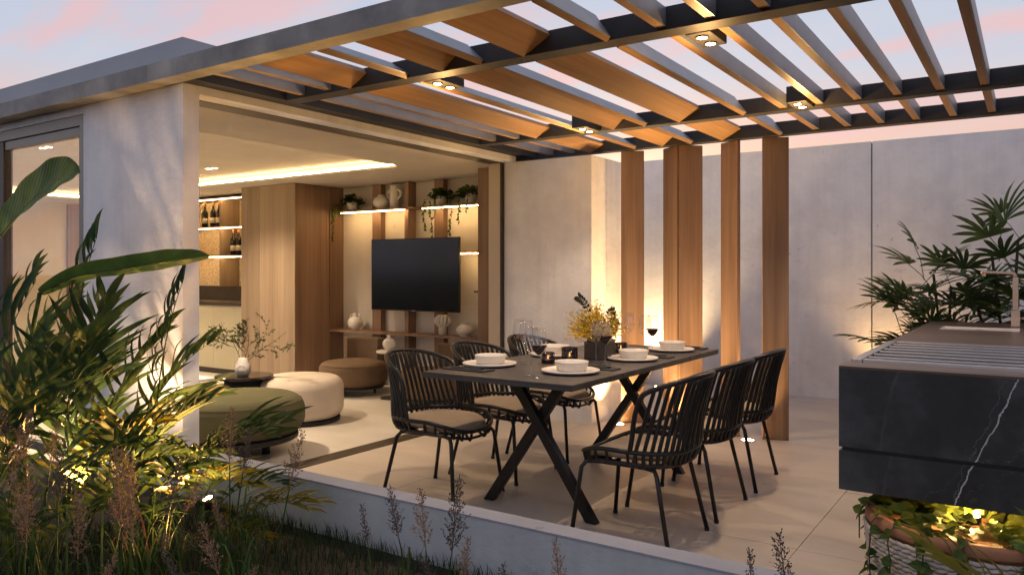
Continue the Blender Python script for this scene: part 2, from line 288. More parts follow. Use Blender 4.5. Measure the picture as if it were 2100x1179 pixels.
# ------------------------------------------------------------------ mesh helpers
class MB:
    def __init__(s): s.v = []; s.f = []
    def add(s, vs_, fs):
        o = len(s.v); s.v += [tuple(p) for p in vs_]; s.f += [tuple(i + o for i in f) for f in fs]; return s
    def box(s, x0, x1, y0, y1, z0, z1):
        return s.add([(x0, y0, z0), (x1, y0, z0), (x1, y1, z0), (x0, y1, z0), (x0, y0, z1), (x1, y0, z1), (x1, y1, z1), (x0, y1, z1)],
                     [(0, 3, 2, 1), (4, 5, 6, 7), (0, 1, 5, 4), (1, 2, 6, 5), (2, 3, 7, 6), (3, 0, 4, 7)])
    def obox(s, c, size, rot):
        M = Matrix.Translation(c) @ Euler(rot).to_matrix().to_4x4(); a, b, d = (q / 2 for q in size)
        P = [M @ Vector(p) for p in ((-a, -b, -d), (a, -b, -d), (a, b, -d), (-a, b, -d), (-a, -b, d), (a, -b, d), (a, b, d), (-a, b, d))]
        return s.add(P, [(0, 3, 2, 1), (4, 5, 6, 7), (0, 1, 5, 4), (1, 2, 6, 5), (2, 3, 7, 6), (3, 0, 4, 7)])
    def tube(s, pts, r, n=8, caps=True, closed=False):
        pts = [Vector(p) for p in pts]; m = len(pts); rs = r if isinstance(r, (list, tuple)) else [r] * m
        V = []; F = []; up = Vector((0, 0, 1)); prevn = None
        for i in range(m):
            if closed: t = pts[(i + 1) % m] - pts[i - 1]
            else: t = pts[min(i + 1, m - 1)] - pts[max(i - 1, 0)]
            t.normalize()
            if prevn is None:
                a = up if abs(t.z) < 0.9 else Vector((1, 0, 0)); nrm = (a - t * a.dot(t)).normalized()
            else:
                nrm = prevn - t * prevn.dot(t)
                nrm = nrm.normalized() if nrm.length > 1e-6 else prevn
            prevn = nrm; bn = t.cross(nrm)
            for k in range(n):
                a = 2 * math.pi * k / n; V.append(pts[i] + (nrm * math.cos(a) + bn * math.sin(a)) * rs[i])
        for i in range(m if closed else m - 1):
            j = (i + 1) % m
            for k in range(n): F.append((i * n + k, i * n + (k + 1) % n, j * n + (k + 1) % n, j * n + k))
        if caps and not closed: F.append(tuple(range(n - 1, -1, -1))); F.append(tuple((m - 1) * n + k for k in range(n)))
        return s.add(V, F)
    def lathe(s, prof, n=24, c=(0, 0, 0), sx=1, sy=1):
        V = []; F = []
        for r, z in prof:
            for k in range(n):
                a = 2 * math.pi * k / n; V.append((c[0] + r * math.cos(a) * sx, c[1] + r * math.sin(a) * sy, c[2] + z))
        for i in range(len(prof) - 1):
            for k in range(n): F.append((i * n + k, i * n + (k + 1) % n, (i + 1) * n + (k + 1) % n, (i + 1) * n + k))
        if prof[0][0] > 1e-5: F.append(tuple(range(n - 1, -1, -1)))
        if prof[-1][0] > 1e-5: F.append(tuple((len(prof) - 1) * n + k for k in range(n)))
        return s.add(V, F)
    def leaf(s, pts, wid, side, fold=0.25):
        """strip along pts, half widths wid, side = sideways vector; V-folded along the midrib"""
        pts = [Vector(p) for p in pts]; V = []; F = []; m = len(pts); side = Vector(side)
        for i in range(m):
            t = (pts[min(i + 1, m - 1)] - pts[max(i - 1, 0)]).normalized(); sd = side - t * side.dot(t)
            sd = sd.normalized() if sd.length > 1e-5 else Vector((0, 1, 0)); up = sd.cross(t)
            if up.z < 0: up = -up
            w = wid[i]; V += [pts[i] + sd * w + up * w * fold, pts[i], pts[i] - sd * w + up * w * fold]
        for i in range(m - 1):
            a = i * 3; F += [(a, a + 1, a + 4, a + 3), (a + 1, a + 2, a + 5, a + 4)]
        return s.add(V, F)
    def mesh(s, name, mat, smooth=False, bevel=0.0):
        me = bpy.data.meshes.new(name); me.from_pydata(s.v, [], s.f); me.validate(); me.update()
        if bevel:
            bm = bmesh.new(); bm.from_mesh(me); bmesh.ops.remove_doubles(bm, verts=bm.verts, dist=1e-5); bmesh.ops.bevel(bm, geom=bm.edges[:] , offset=bevel, segments=2, profile=0.5, affect='EDGES', clamp_overlap=True); bm.to_mesh(me); bm.free()
        if smooth:
            for p in me.polygons: p.use_smooth = True
        if mat: me.materials.append(MATS[mat])
        return me
    def build(s, name, mat, parent=None, smooth=False, bevel=0.0, loc=(0, 0, 0), rot=(0, 0, 0)):
        return put(name, s.mesh(name, mat, smooth, bevel), parent, loc, rot)
def put(name, me, parent=None, loc=(0, 0, 0), rot=(0, 0, 0), scale=None):
    o = bpy.data.objects.new(name, me); COL.objects.link(o); o.location = loc; o.rotation_euler = rot
    if scale: o.scale = scale if isinstance(scale, (tuple, list)) else (scale,) * 3
    if parent: o.parent = parent
    return o
def tag(o, label, cat, group=None):
    o['label'] = label; o['category'] = cat
    if group: o['group'] = group
    return o
def thing(name, label, cat, loc=(0, 0, 0), rz=0, group=None):
    o = bpy.data.objects.new(name, None); COL.objects.link(o); o.location = loc; o.rotation_euler = (0, 0, rz); o.empty_display_size = 0.1
    return tag(o, label, cat, group)
def struct(o): o['kind'] = 'structure'; return o
def stuff(o): o['kind'] = 'stuff'; return o
def cpart(name, mat, parent, *box, bevel=0.0):
    """box part whose local origin is its own centre (so grain and noise differ)"""
    x0, x1, y0, y1, z0, z1 = box; c = ((x0 + x1) / 2, (y0 + y1) / 2, (z0 + z1) / 2)
    return MB().box(x0 - c[0], x1 - c[0], y0 - c[1], y1 - c[1], z0 - c[2], z1 - c[2]).build(name, mat, parent, False, bevel, c)
def lamp(kind, name, parent, loc, energy, col=WARM, rot=(0, 0, 0), size=0.05, spot=100, blend=0.6, sy=None):
    d = bpy.data.lights.new(name, kind); d.energy = energy; d.color = col
    if kind == 'SPOT': d.spot_size = R(spot); d.spot_blend = blend; d.shadow_soft_size = size
    elif kind == 'POINT': d.shadow_soft_size = size
    elif kind == 'AREA':
        d.size = size
        if sy: d.shape = 'RECTANGLE'; d.size_y = sy
    o = bpy.data.objects.new(name, d); COL.objects.link(o); o.location = loc; o.rotation_euler = rot
    if parent: o.parent = parent
    return o
def sgn(a): return -1 if a < 0 else 1
def superell(a, b, th, e=2.6):
    c, s_ = math.cos(th), math.sin(th); return (a * sgn(c) * abs(c) ** (2 / e), b * sgn(s_) * abs(s_) ** (2 / e))
def smooth_path(P, n=6):
    P = [Vector(p) for p in P]; out = []
    for i in range(len(P) - 1):
        p0 = P[max(i - 1, 0)]; p1 = P[i]; p2 = P[i + 1]; p3 = P[min(i + 2, len(P) - 1)]
        for k in range(n):
            t = k / n; out.append(0.5 * ((2 * p1) + (p2 - p0) * t + (2 * p0 - 5 * p1 + 4 * p2 - p3) * t * t + (3 * p1 - p0 - 3 * p2 + p3) * t ** 3))
    out.append(P[-1]); return out

# ------------------------------------------------------------------ ground, floors
g = MB().add([(-400, -400, -0.06), (400, -400, -0.06), (400, 400, -0.06), (-400, 400, -0.06)], [(0, 1, 2, 3)]).build('ground', 'soil'); struct(g)
bed = MB().box(-14, 4, -3, 2.675, -0.05, 0.07).build('garden_bed', 'soil'); struct(bed)
fi = MB().box(-12.7, -4.42, 2.78, 7.05, -0.05, 0.0).build('living_room_floor', 'floor_in'); struct(fi)
tf = MB().box(-4.27, 3.6, 2.78, 9.0, -0.05, -0.012).build('terrace_floor', 'dark_frame'); struct(tf)
xs = [-4.268, -3.375, -2.175, -0.975, 0.225, 1.425, 2.625, 3.6]; ys = [2.79, 3.99, 5.19, 6.39, 7.59, 8.60, 8.93]
for i in range(len(xs) - 1):
    for j in range(len(ys) - 1):
        cpart('tile', 'floor_tile', tf, xs[i] + .0015, xs[i + 1] - .0015, ys[j] + .0015, ys[j + 1] - .0015, -0.02, rnd.uniform(-.0006, .0006))

# ------------------------------------------------------------------ house
house = thing('house', 'low plastered house with a wide opening to the lit living room', 'house')
H = house
cpart('front_wall', 'plaster', H, -5.25, -4.13, 2.68, 2.787, -0.05, 2.488)
cpart('window_head_wall', 'plaster', H, -12.9, -5.253, 2.68, 2.787, 2.437, 2.488)
cpart('header', 'plaster', H, -4.27, -4.132, 2.789, 6.2, 2.442, 2.60)
cpart('end_wall', 'plaster', H, -4.262, -3.309, 6.2, 6.95, -0.05, 2.44)
cpart('opening_track', 'dark_frame', H, -4.43, -4.272, 2.789, 6.2, -0.04, 0.003)
cpart('head_track', 'dark_frame', H, -4.43, -4.272, 2.789, 6.198, 2.439, 2.50)
cpart('side_jamb', 'jamb', H, -4.43, -4.29, 6.165, 6.205, 0.0, 2.438)
cpart('jamb_seal', 'dark_frame', H, -4.289, -4.270, 6.160, 6.199, 0.0, 2.438)
# roof slab fascia and the raised parapet behind it
cpart('roof_fascia', 'fascia', H, -14, -4.30, 2.56, 2.68, 2.49, 2.592)
cpart('soffit', 'concrete', H, -14, -4.135, 2.683, 2.90, 2.489, 2.59)
cpart('roof_slab', 'concrete', H, -14, -4.132, 2.90, 7.3, 2.60, 2.66)
cpart('parapet', 'roof_grey', H, -14, -4.41, 2.86, 7.2, 2.662, 2.85)
# interior shell
cpart('back_wall', 'plaster_in', H, -12.8, -4.27, 7.0, 7.12, -0.05, 2.60)
cpart('left_wall', 'plaster_in', H, -12.75, -12.6, 2.79, 7.0, -0.05, 2.60)
cpart('inner_side_wall', 'plaster_in', H, -4.43, -4.27, 6.207, 7.0, -0.05, 2.44)
def tray_ceiling():
    x0, x1, y0, y1, z = -12.6, -4.432, 2.789, 7.0, 2.45
    tx0, tx1, ty0, ty1, r = -11.6, -5.29, 3.1, 5.89, 0.16
    # ring of the tray with rounded corners
    ring = []
    for cx, cy_, a0 in ((tx1 - r, ty1 - r, 0), (tx0 + r, ty1 - r, 90), (tx0 + r, ty0 + r, 180), (tx1 - r, ty0 + r, 270)):
        for k in range(7): a = R(a0 + 15 * k); ring.append((cx + r * math.cos(a), cy_ + r * math.sin(a)))
    n = len(ring)
    # lower ceiling = outer rectangle joined to ring
    mb = MB(); V = [(x1, y1, z), (x0, y1, z), (x0, y0, z), (x1, y0, z)] + [(p[0], p[1], z) for p in ring]; F = []
    for q in range(4):
        base = 4 + q * 7
        for k in range(6): F.append((q, base + k + 1, base + k))
        F.append((q, (q + 1) % 4, 4 + ((q + 1) * 7) % n, base + 6))
    mb.add(V, F)
    # lip, and back of the lip
    mb.build('ceiling', 'ceiling', H)
    li = MB(); top = z + 0.022
    li.add([(p[0], p[1], z) for p in ring] + [(p[0], p[1], top) for p in ring], [(k, (k + 1) % n, n + (k + 1) % n, n + k) for k in range(n)])
    li.build('tray_lip', 'white_paint', H)
    # raised tray: reaches 8 cm behind the lip, riser glows from the strip
    def grow(d): 
        cxm, cym = (tx0 + tx1) / 2, (ty0 + ty1) / 2
        return [(p[0] + d * (1 if p[0] > cxm else -1), p[1] + d * (1 if p[1] > cym else -1)) for p in ring]
    g1 = grow(0.05); up = MB(); zt = 2.545
    up.add([(p[0], p[1], zt) for p in g1], [tuple(range(n))])
    up.add([(p[0], p[1], zt) for p in g1] + [(p[0], p[1], top) for p in g1], [(k, (k + 1) % n, n + (k + 1) % n, n + k) for k in range(n)])
    up.add([(p[0], p[1], top) for p in g1] + [(p[0], p[1], top) for p in ring], [(k, (k + 1) % n, n + (k + 1) % n, n + k) for k in range(n)])
    up.build('ceiling_tray', 'ceiling', H)
    g2 = grow(0.030); le = MB()
    le.tube([(p[0], p[1], top + 0.010) for p in g2], 0.008, 6, closed=True)
    le.build('cove_strip', 'cove_led', H)
tray_ceiling()
for q, (x, y) in enumerate(((-7.65, 5.32), (-7.65, 3.56), (-10.4, 3.56), (-10.4, 5.32), (-5.75, 3.56))):  # last pair added out of sight behind the pillar as room fill
    t = thing('ceiling_downlight', ['twin recessed downlight in the living room ceiling beside the pillar', 'twin recessed downlight seen through the left window', 'twin recessed downlight deeper inside beyond the left window', 'twin recessed downlight in the far corner of the room', 'added twin downlight hidden behind the pillar to brighten the living room'][q], 'downlight', (x, y, 2.545), 0, 'ceiling downlights')
    for s in (-1, 1):
        MB().lathe([(0.030, 0), (0.030, -0.004), (0.042, -0.005), (0.042, 0)], 16, (s * 0.055, 0, 0)).build('trim', 'white_paint', t)
        MB().lathe([(0.0, -0.0045), (0.029, -0.0045)], 16, (s * 0.055, 0, 0)).build('bulb', 'bulb_in', t)
    lamp('SPOT', 'downlight_lamp', t, (0, 0, -0.02), [300, 360, 360, 360, 300][q], (1, .76, .50), (0, 0, 0), 0.05, 118, 0.9)
# left window
win = thing('window', 'tall framed glass window in the left front wall', 'window', (-5.28, 2.70, 0))
def framebox(n, m, *b): return cpart(n, m, win, *b)
framebox('frame', 'frame_metal', -0.035, 0.027, -0.012, 0.06, 0.02, 2.435)
framebox('head_frame', 'frame_metal', -4.0, -0.036, -0.012, 0.06, 2.365, 2.435)
framebox('sash', 'frame_metal', -0.075, -0.038, 0.004, 0.05, 0.10, 2.362)
framebox('head_sash', 'frame_metal', -1.16, -0.077, 0.004, 0.05, 2.300, 2.362)
framebox('bottom_sash', 'frame_metal', -1.16, -0.077, 0.004, 0.05, 0.10, 0.16)
framebox('mullion', 'dark_frame', -1.24, -1.163, -0.004, 0.06, 0.02, 2.362)
framebox('pane', 'window_glass', -1.16, -0.077, 0.022, 0.030, 0.16, 2.30)
framebox('sash', 'frame_metal', -4.0, -1.243, 0.004, 0.05, 2.300, 2.362)
framebox('pane', 'window_glass', -4.0, -1.243, 0.022, 0.030, 0.10, 2.30)
framebox('sill', 'frame_metal', -4.0, 0.02, -0.03, 0.07, -0.05, 0.018)
# low garden wall
lw = tag(cpart('low_wall', 'plaster_low', None, -4.128, 3.6, 2.68, 2.786, -0.05, 0.318), 'low plastered wall between the garden bed and the terrace', 'wall')
cpart('wall_cap', 'cap_stone', lw, -3.864, 3.864, -.0555, .0555, 0.1845, 0.194)
lw2 = None
# terrace back wall with panels
bw = thing('boundary_wall', 'tall pale plaster wall of wide panels behind the terrace', 'wall', (0, 8.93, 0))
for a, b in ((-4.9, -1.424), (-1.408, 2.0), (2.016, 5.0)): cpart('panel', 'plaster', bw, a, b, 0, 0.12, 0, 2.764)
cpart('joint_back', 'concrete', bw, -4.9, 5.0, 0.03, 0.14, 0, 2.74)

# ------------------------------------------------------------------ pergola
pg = thing('pergola', 'dark metal pergola with tilted timber slats over the terrace', 'pergola')
cpart('front_beam', 'fascia', pg, -4.298, 3.4, 2.56, 2.672, 2.49, 2.592)
cpart('side_beam', 'beam_metal', pg, -4.131, -4.012, 2.674, 6.41, 2.491, 2.60)
for y0, y1 in ((3.34, 3.455), (5.45, 5.552), (6.41, 6.508)): cpart('beam', 'beam_metal', pg, -4.010 if y0 < 6.4 else -3.9, 3.4, y0, y1, 2.491, 2.598)
cpart('side_beam_end', 'beam_metal', pg, -4.131, -3.902, 6.412, 6.508, 2.493, 2.60)
bays = ((2.674, 3.338), (3.457, 5.448), (5.554, 6.408))
slats = [(-3.857, 90, .088, 2.55), (-3.617, 90, .088, 2.55), (-3.37, 28, .155, 2.541), (-3.035, -32, .155, 2.541), (-2.665, 38, .15, 2.548), (-2.495, -42, .15, 2.548), (-2.105, 28, .18, 2.545), (-1.73, -55, .15, 2.555)]
slats += [(-1.42 + .2365 * k, 90, .088, 2.55) for k in range(20)]
smesh = {}
for y0, y1 in bays:
    for x, ang, w, z in slats:
        L_ = y1 - y0; key = (round(L_, 3), w, ang == 90)
        th = 0.034 if ang != 90 else 0.048
        if key not in smesh:
            smesh[key] = (MB().box(-w / 2, w / 2, -L_ / 2, L_ / 2, -th / 2, th / 2 - .008).mesh('slat', 'wood_slat_y'), MB().box(-w / 2, w / 2, -L_ / 2, L_ / 2, th / 2 - .0075, th / 2).mesh('slat_cap', 'slat_cap'))
        # local +Z of the board carries the grey coated face: up for tilted boards, +X for upright ones
        ry = R(90) if ang == 90 else -R(ang)
        o = put('slat', smesh[key][0], pg, (x, (y0 + y1) / 2, z), (0, ry, 0)); put('coated_face', smesh[key][1], o)
# vertical fins under the rear beam
fins = thing('fin_screen', 'row of tall vertical timber fins at the back of the terrace', 'screen', (0, 6.47, 0))
for x, a in ((-3.045, 27), (-2.665, -31), (-2.49, 40), (-2.135, -31), (-1.76, 24.6)):
    MB().box(-.104, .104, -.017, .017, -1.2425, 1.2425).build('fin', 'wood_out_z', fins, False, 0.003, (x, 0.03, 1.2455), (0, 0, R(a)))
# lamps under the pergola
for q, (x, y) in enumerate(((-2.895, 3.577), (-1.293, 3.582), (-2.89, 5.325), (-1.28, 5.325))):
    t = thing('pergola_lamp', ['black box lamp with two lit bulbs, left on the second beam', 'black box lamp with two lit bulbs, topmost right on the second beam', 'black box lamp with two lit bulbs above the flower arrangement', 'black box lamp with two lit bulbs, right on the third beam'][q], 'lamp', (x, y, 2.488), 0, 'box lamps under the pergola')
    MB().box(-.06, .06, -.12, .12, 0, .105).build('housing', 'beam_metal', t, False, 0.003)
    for s in (-1, 1):
        MB().lathe([(0.030, 0.0), (0.030, -0.006), (0.024, -0.006)], 16, (0, s * .058, 0)).build('ring', 'dark_frame', t)
        MB().lathe([(0.0, -0.0065), (0.023, -0.0065)], 16, (0, s * .058, 0)).build('bulb', 'bulb', t)
    lamp('SPOT', 'pergola_light', t, (0, 0, -0.03), 38, (1, .75, .50), (0, 0, 0), 0.022, 112, 0.5)
    lamp('POINT', 'slat_fill_light', t, (0, 0, -0.15), 9.0, WARM2, size=0.04)  # added point light below the box, brightens the slats from underneath
# recessed uplights in the terrace floor
for q, (x, y, e) in enumerate(((-3.12, 6.36, 150), (-2.58, 6.30, 130), (-2.30, 6.66, 80), (-1.94, 6.34, 140), (-3.0, 6.78, 190))):
    t = thing('floor_uplight', ['round lit uplight in the floor beside the end wall', 'round lit uplight in the floor in front of the paired fins', 'round lit uplight in the floor behind the middle fins', 'round lit uplight in the floor beside the rightmost fin', 'round lit uplight in the floor behind the first fin'][q], 'uplight', (x, y, 0.002), 0, 'uplights in the terrace floor')
    MB().lathe([(0.060, -.004), (0.060, 0.004), (0.050, 0.004), (0.050, -.004)], 20).build('ring', 'steel', t)
    MB().lathe([(0.0, 0.0035), (0.049, 0.0035)], 20).build('lens', 'bulb', t)
    lamp('SPOT', 'uplight', t, (0, 0, 0.02), e, (1, .60, .25), (R(180), 0, 0), 0.03, 95, 0.8)

# ------------------------------------------------------------------ living room joinery
cab = thing('tall_cabinet', 'tall pale oak cabinet block standing in the living room', 'cabinet', (-7.33, 6.227, 0))
for a, b in ((-1.01, -0.655), (-0.650, -0.0)): cpart('door', 'wood_in_z', cab, a, b, 0, 0.02, 0.02, 2.448)
cpart('side_panel', 'wood_br_z', cab, -.02, 0.002, 0.022, 0.50, 0.02, 2.448); cpart('side_panel', 'wood_br_z', cab, -.02, 0.002, 0.505, 0.772, 0.02, 2.448)
cpart('carcass', 'dark_frame', cab, -1.0, -.022, 0.022, 0.77, 0.0, 2.448)
# wine wall
ww = thing('wine_shelving', 'backlit wine shelves and counter in the wall niche', 'shelving', (-8.34, 6.65, 0))
cpart('back_panel', 'mosaic', ww, -4.2, 0, 0.33, 0.345, 1.18, 2.40)
for z in (2.40, 1.995, 1.595):
    s = cpart('shelf', 'wood_in_x', ww, -4.2, 0, 0.0, 0.33, z, z + .022)
    cpart('light_strip', 'led', ww, -4.2, -.01, 0.012, 0.024, z - .008, z - .0005)
for x in (-.02, -1.05, -2.1, -3.1):
    for z0, z1 in ((1.18, 1.586), (1.618, 1.986), (2.018, 2.391)): cpart('divider', 'wood_in_z', ww, x - .025, x, 0.02, 0.328, z0, z1)
cpart('splashback', 'dark_ceramic', ww, -4.2, 0, 0.31, 0.328, 0.985, 1.178)
cpart('counter', 'dark_frame', ww, -4.2, 0.0, -.20, 0.33, 0.93, 0.982, bevel=.004)
cpart('plinth', 'dark_frame', ww, -4.2, 0, -.13, 0.3, 0, 0.08)
for k in range(9): cpart('door', 'cabinet_paint', ww, -.46 * (k + 1) + .002, -.46 * k - .002, -.18, 0.3, 0.08, 0.928)
def bottle_meshes():
    b = MB().lathe([(0, 0), (.036, .0), (.038, .01), (.038, .17), (.034, .195), (.016, .225), (.0135, .25), (.0135, .30), (.0, .30)], 16).mesh('bottle', 'bottle', True)
    l = MB().lathe([(.0386, .05), (.0386, .115)], 16).mesh('label', 'paper', True)
    c = MB().lathe([(.0, .318), (.0145, .318), (.0145, .262)], 12).mesh('cap', 'cork', True)
    return b, l, c
bms = bottle_meshes()
bl = [('dark wine bottle on the top shelf, nearest the pillar', -9.86, 2.018), ('dark wine bottle on the top shelf, middle of three', -9.665, 2.018), ('dark wine bottle on the top shelf, right of the three', -9.53, 2.018),
      ('dark wine bottle on the middle shelf, left of three', -9.21, 1.618), ('dark wine bottle on the middle shelf, middle of three', -9.09, 1.618), ('dark wine bottle on the middle shelf, beside the cabinet', -8.975, 1.618)]
for lab, x, z in bl:
    t = thing('wine_bottle', lab, 'bottle', (x + .01, 6.74, z), 0, 'wine bottles on the lit shelves')
    for n_, m_ in zip(('glass_body', 'label_band', 'cap'), bms): put(n_, m_, t, scale=1.13)
# TV wall
tv = thing('media_wall', 'oak shelving frame with lit shelves on the television wall', 'shelving', (0, 6.8, 0))
cpart('shelf', 'wood_br_x', tv, -7.31, -5.95, -.02, 0.198, 2.115, 2.14); cpart('shelf', 'wood_br_x', tv, -5.83, -4.95, -.02, 0.198, 2.115, 2.14)
cpart('long_shelf', 'wood_br_x', tv, -7.31, -4.95, -.04, 0.198, 0.64, 0.665); cpart('small_shelf', 'wood_br_x', tv, -5.30, -4.95, 0.0, 0.198, 1.59, 1.612); cpart('small_shelf', 'dark_frame', tv, -5.10, -4.95, 0.02, 0.198, 1.155, 1.175)
for a, b, z in ((-7.18, -6.10, 2.1145), (-5.82, -4.96, 2.1145), (-5.29, -4.96, 1.5895)): cpart('light_strip', 'led', tv, a, b, -.004, 0.008, z - .009, z)
for n_, a, b, y0 in (('upright', -6.73, -6.585, .12), ('upright', -6.15, -6.09, .06), ('upright', -5.745, -5.61, .12)):
    for z0, z1 in ((0.0, .638), (.667, 2.113), (2.142, 2.448)): cpart(n_, 'wood_br_z', tv, a, b, y0, 0.198, z0, z1)
cpart('return_panel', 'wood_br_z', tv, -7.328, -7.312, -.03, 0.198, 0.0, 2.448)
tvs = thing('television', 'large black flat television on the shelving wall', 'television', (-5.92, 6.80, 1.35))
MB().box(-.665, .665, -.045, -.012, -.42, .42).build('casing', 'rubber', tvs, False, .004)
MB().box(-.655, .655, -.0475, -.0455, -.408, .410).build('screen', 'tv_screen', tvs)
MB().box(-.03, .03, -.048, -.0458, -.4185, -.411).build('badge', 'steel', tvs); MB().box(-.2, .2, -.011, .10, -.2, .2).build('bracket', 'rubber', tvs)
post = tag(cpart('timber_post', 'wood_br_z', None, -4.75, -4.62, 6.42, 6.55, 0.0, 2.448, bevel=.004), 'brown timber post just inside the opening jamb', 'post')
fur = thing('wall_panel', 'wood panel seen on the side wall through the left window', 'panel', (-12.59, 6.17, 0)); cpart('panel', 'wood_br_z', fur, -.005, .03, 0, .45, 0, 2.44); cpart('panel', 'wood_in_z', fur, -.005, .03, .455, .80, 0, 2.44)
# vases
def vase(name, label, prof, loc, mat='ceramic', extra=None, sx=1, group=None, sy=1):
    t = thing(name, label, 'vase', loc, 0, group)
    MB().lathe(prof, 28, sx=sx, sy=sy).build('body', mat, t, True)
    if extra: extra(t)
    return t
def ring_prof(R_, h, neck, nh, base=.5):
    p = [(0, 0), (R_ * base, 0)]
    for k in range(1, 9):
        a = -math.pi / 2 + math.pi * k / 9; p.append((max(R_ * math.cos(a) * 1.0, neck), h / 2 + h / 2 * math.sin(a)))
    p += [(neck, h), (neck * .95, h + nh), (neck * 1.1, h + nh + .008), (neck * .8, h + nh + .004), (neck * .75, h * .9)]
    return p
def handles(t):
    for s in (-1, 1): MB().tube(smooth_path([(s * .045, 0, .18), (s * .075, 0, .19), (s * .085, 0, .15), (s * .06, 0, .12)]), .008, 8).build('handle', 'ceramic', t, True)
vase('vase', 'plump white bottle vase on the long shelf beside the cabinet', ring_prof(.095, .17, .03, .03), (-6.95, 6.85, .666), extra=handles)
def ribs(t):
    for k in range(12):
        a = k * math.pi / 6; MB().tube(smooth_path([(.045 * math.cos(a), .045 * math.sin(a), .10), (.085 * math.cos(a), .085 * math.sin(a), .14), (.088 * math.cos(a), .088 * math.sin(a), .18), (.05 * math.cos(a), .05 * math.sin(a), .215), (.03 * math.cos(a), .03 * math.sin(a), .215)], 4), .010, 6).build('rib', 'ceramic', t, True)
vase('vase', 'white ribbed jellyfish shaped vase on the long shelf', [(0, 0), (.045, 0), (.045, .10), (.05, .20), (.04, .225), (.03, .225), (.03, .05)], (-5.565, 6.85, .666), extra=ribs)
vase('vase', 'squat glossy white round vase at the end of the long shelf', ring_prof(.10, .135, .05, .004, .6), (-5.245, 6.85, .666))
vase('vase', 'round off-white vase on the upper shelf', ring_prof(.105, .16, .04, .002, .55), (-6.53, 6.87, 2.141))
def loops(t):
    for s in (-1, 1): MB().tube(smooth_path([(s * .04, 0, .225), (s * .095, 0, .20), (s * .10, 0, .15), (s * .045, 0, .11)], 5), .016, 8).build('handle', 'ceramic', t, True)
vase('vase', 'tall off-white vase with looped handles on the upper shelf', [(0, 0), (.055, 0), (.055, .12), (.06, .19), (.05, .25), (.05, .27), (.04, .27), (.04, .05)], (-6.32, 6.87, 2.141), extra=loops)

# hanging plants
def heart_leaf(mb, p, d, n, s):
    """heart leaf at p pointing along d with normal n"""
    d = Vector(d).normalized(); n = Vector(n); n = (n - d * n.dot(d)); n = n.normalized() if n.length > 1e-4 else Vector((0, 0, 1)); sd = d.cross(n)
    pts = [(-.12, 0, 0), (0, .30, .05), (.28, .42, .07), (.62, .26, .03), (1, 0, -.10), (.62, -.26, .03), (.28, -.42, .07), (0, -.30, .05), (.35, 0, 0)]
    V = [Vector(p) + d * a * s + sd * b * s + n * c * s for a, b, c in pts]
    mb.add(V, [(8, 0, 1, 2), (8, 2, 3, 4), (8, 4, 5, 6), (8, 6, 7, 0)])
def hanging_plant(label, loc, hw, vines, seed, leaf=.05):
    r = random.Random(seed); t = thing('trailing_plant', label, 'plant', loc, 0, 'trailing plants on the shelves')
    MB().lathe([(0, 0), (.055, 0), (.068, .10), (.06, .10), (.055, .02)], 18).build('pot', 'ceramic', t, True)
    mb = MB()
    for k in range(150):
        a = r.uniform(0, 6.28); e = r.uniform(0, 1.5); q = r.uniform(.5, 1); p = Vector((hw * math.cos(a) * math.cos(e) * q, .085 * math.sin(a) * math.cos(e) * q, .08 + .12 * math.sin(e) * q))
        heart_leaf(mb, p, (p.x + r.uniform(-.05, .05), p.y - .05, r.uniform(-.06, .05)), (r.uniform(-.5, .5), -1 + r.uniform(-.4, .4), .8), leaf * r.uniform(.6, 1.1))
    mb.build('foliage', 'leaf_pothos', t)
    for x, L_ in vines:
        n = int(L_ / .03); P = [Vector((x * .6, -.02, .10)), Vector((x, -.14, .06))]; px_ = x
        for k in range(n): px_ += r.uniform(-.012, .012); P.append(Vector((px_, -.15 + r.uniform(-.01, .01), .03 - k * .03)))
        v = MB().tube(P, .0025, 5).build('vine', 'reed_green', t)
        lm = MB()
        for k in range(2, len(P)):
            if r.random() < .85: heart_leaf(lm, P[k], (r.choice((-1, 1)) * r.uniform(.3, 1), -.2, r.uniform(-1.2, -.2)), (r.uniform(-.6, .6), -1, .3), leaf * r.uniform(.55, 1.0))
        lm.build('vine_leaves', 'leaf_pothos', v)
hanging_plant('trailing plant in white pot at the left end of the upper shelf', (-7.02, 6.87, 2.141), .19, ((-.20, .42), (-.14, .20), (-.08, .14)), 3)
hanging_plant('trailing plant left on the right upper shelf, vines hanging over the television', (-5.60, 6.87, 2.141), .17, ((-.13, .33), (-.05, .42), (.03, .22)), 5)
hanging_plant('trailing plant right on the right upper shelf beside the timber post', (-5.18, 6.87, 2.141), .19, ((-.16, .40), (-.05, .30), (.06, .15)), 8)

# ------------------------------------------------------------------ lounge furniture
def drum(R_, h, rr, n=10):
    p = [(0, 0), (R_ - rr, 0)]
    for k in range(1, n + 1): a = -math.pi / 2 + math.pi / 2 * k / n; p.append((R_ - rr + rr * math.cos(a), rr + rr * math.sin(a)))
    for k in range(n + 1): a = math.pi / 2 * k / n; p.append((R_ - rr + rr * math.cos(a) * 1.0, h - rr + rr * math.sin(a)))
    p += [(R_ * .6, h + .012), (0, h + .016)]; return p
def seam(t, R_, z, mat): MB().tube([(R_ * math.cos(a / 24 * math.pi), R_ * math.sin(a / 24 * math.pi), z) for a in range(48)], .004, 6, closed=True).build('seam', mat, t, True)
t = thing('pouf', 'olive green round pouf on a black pedestal nearest the pillar', 'pouf', (-5.03, 3.72, 0), 0, 'round poufs in the living room')
MB().lathe(drum(.50, .29, .12), 56, (0, 0, .155)).build('seat', 'fabric_green', t, True); seam(t, .475, .40, 'fabric_green')
MB().lathe([(0, .115), (.44, .115), (.45, .122), (.45, .148), (.44, .154), (0, .154)], 56).build('base_plate', 'rubber', t)
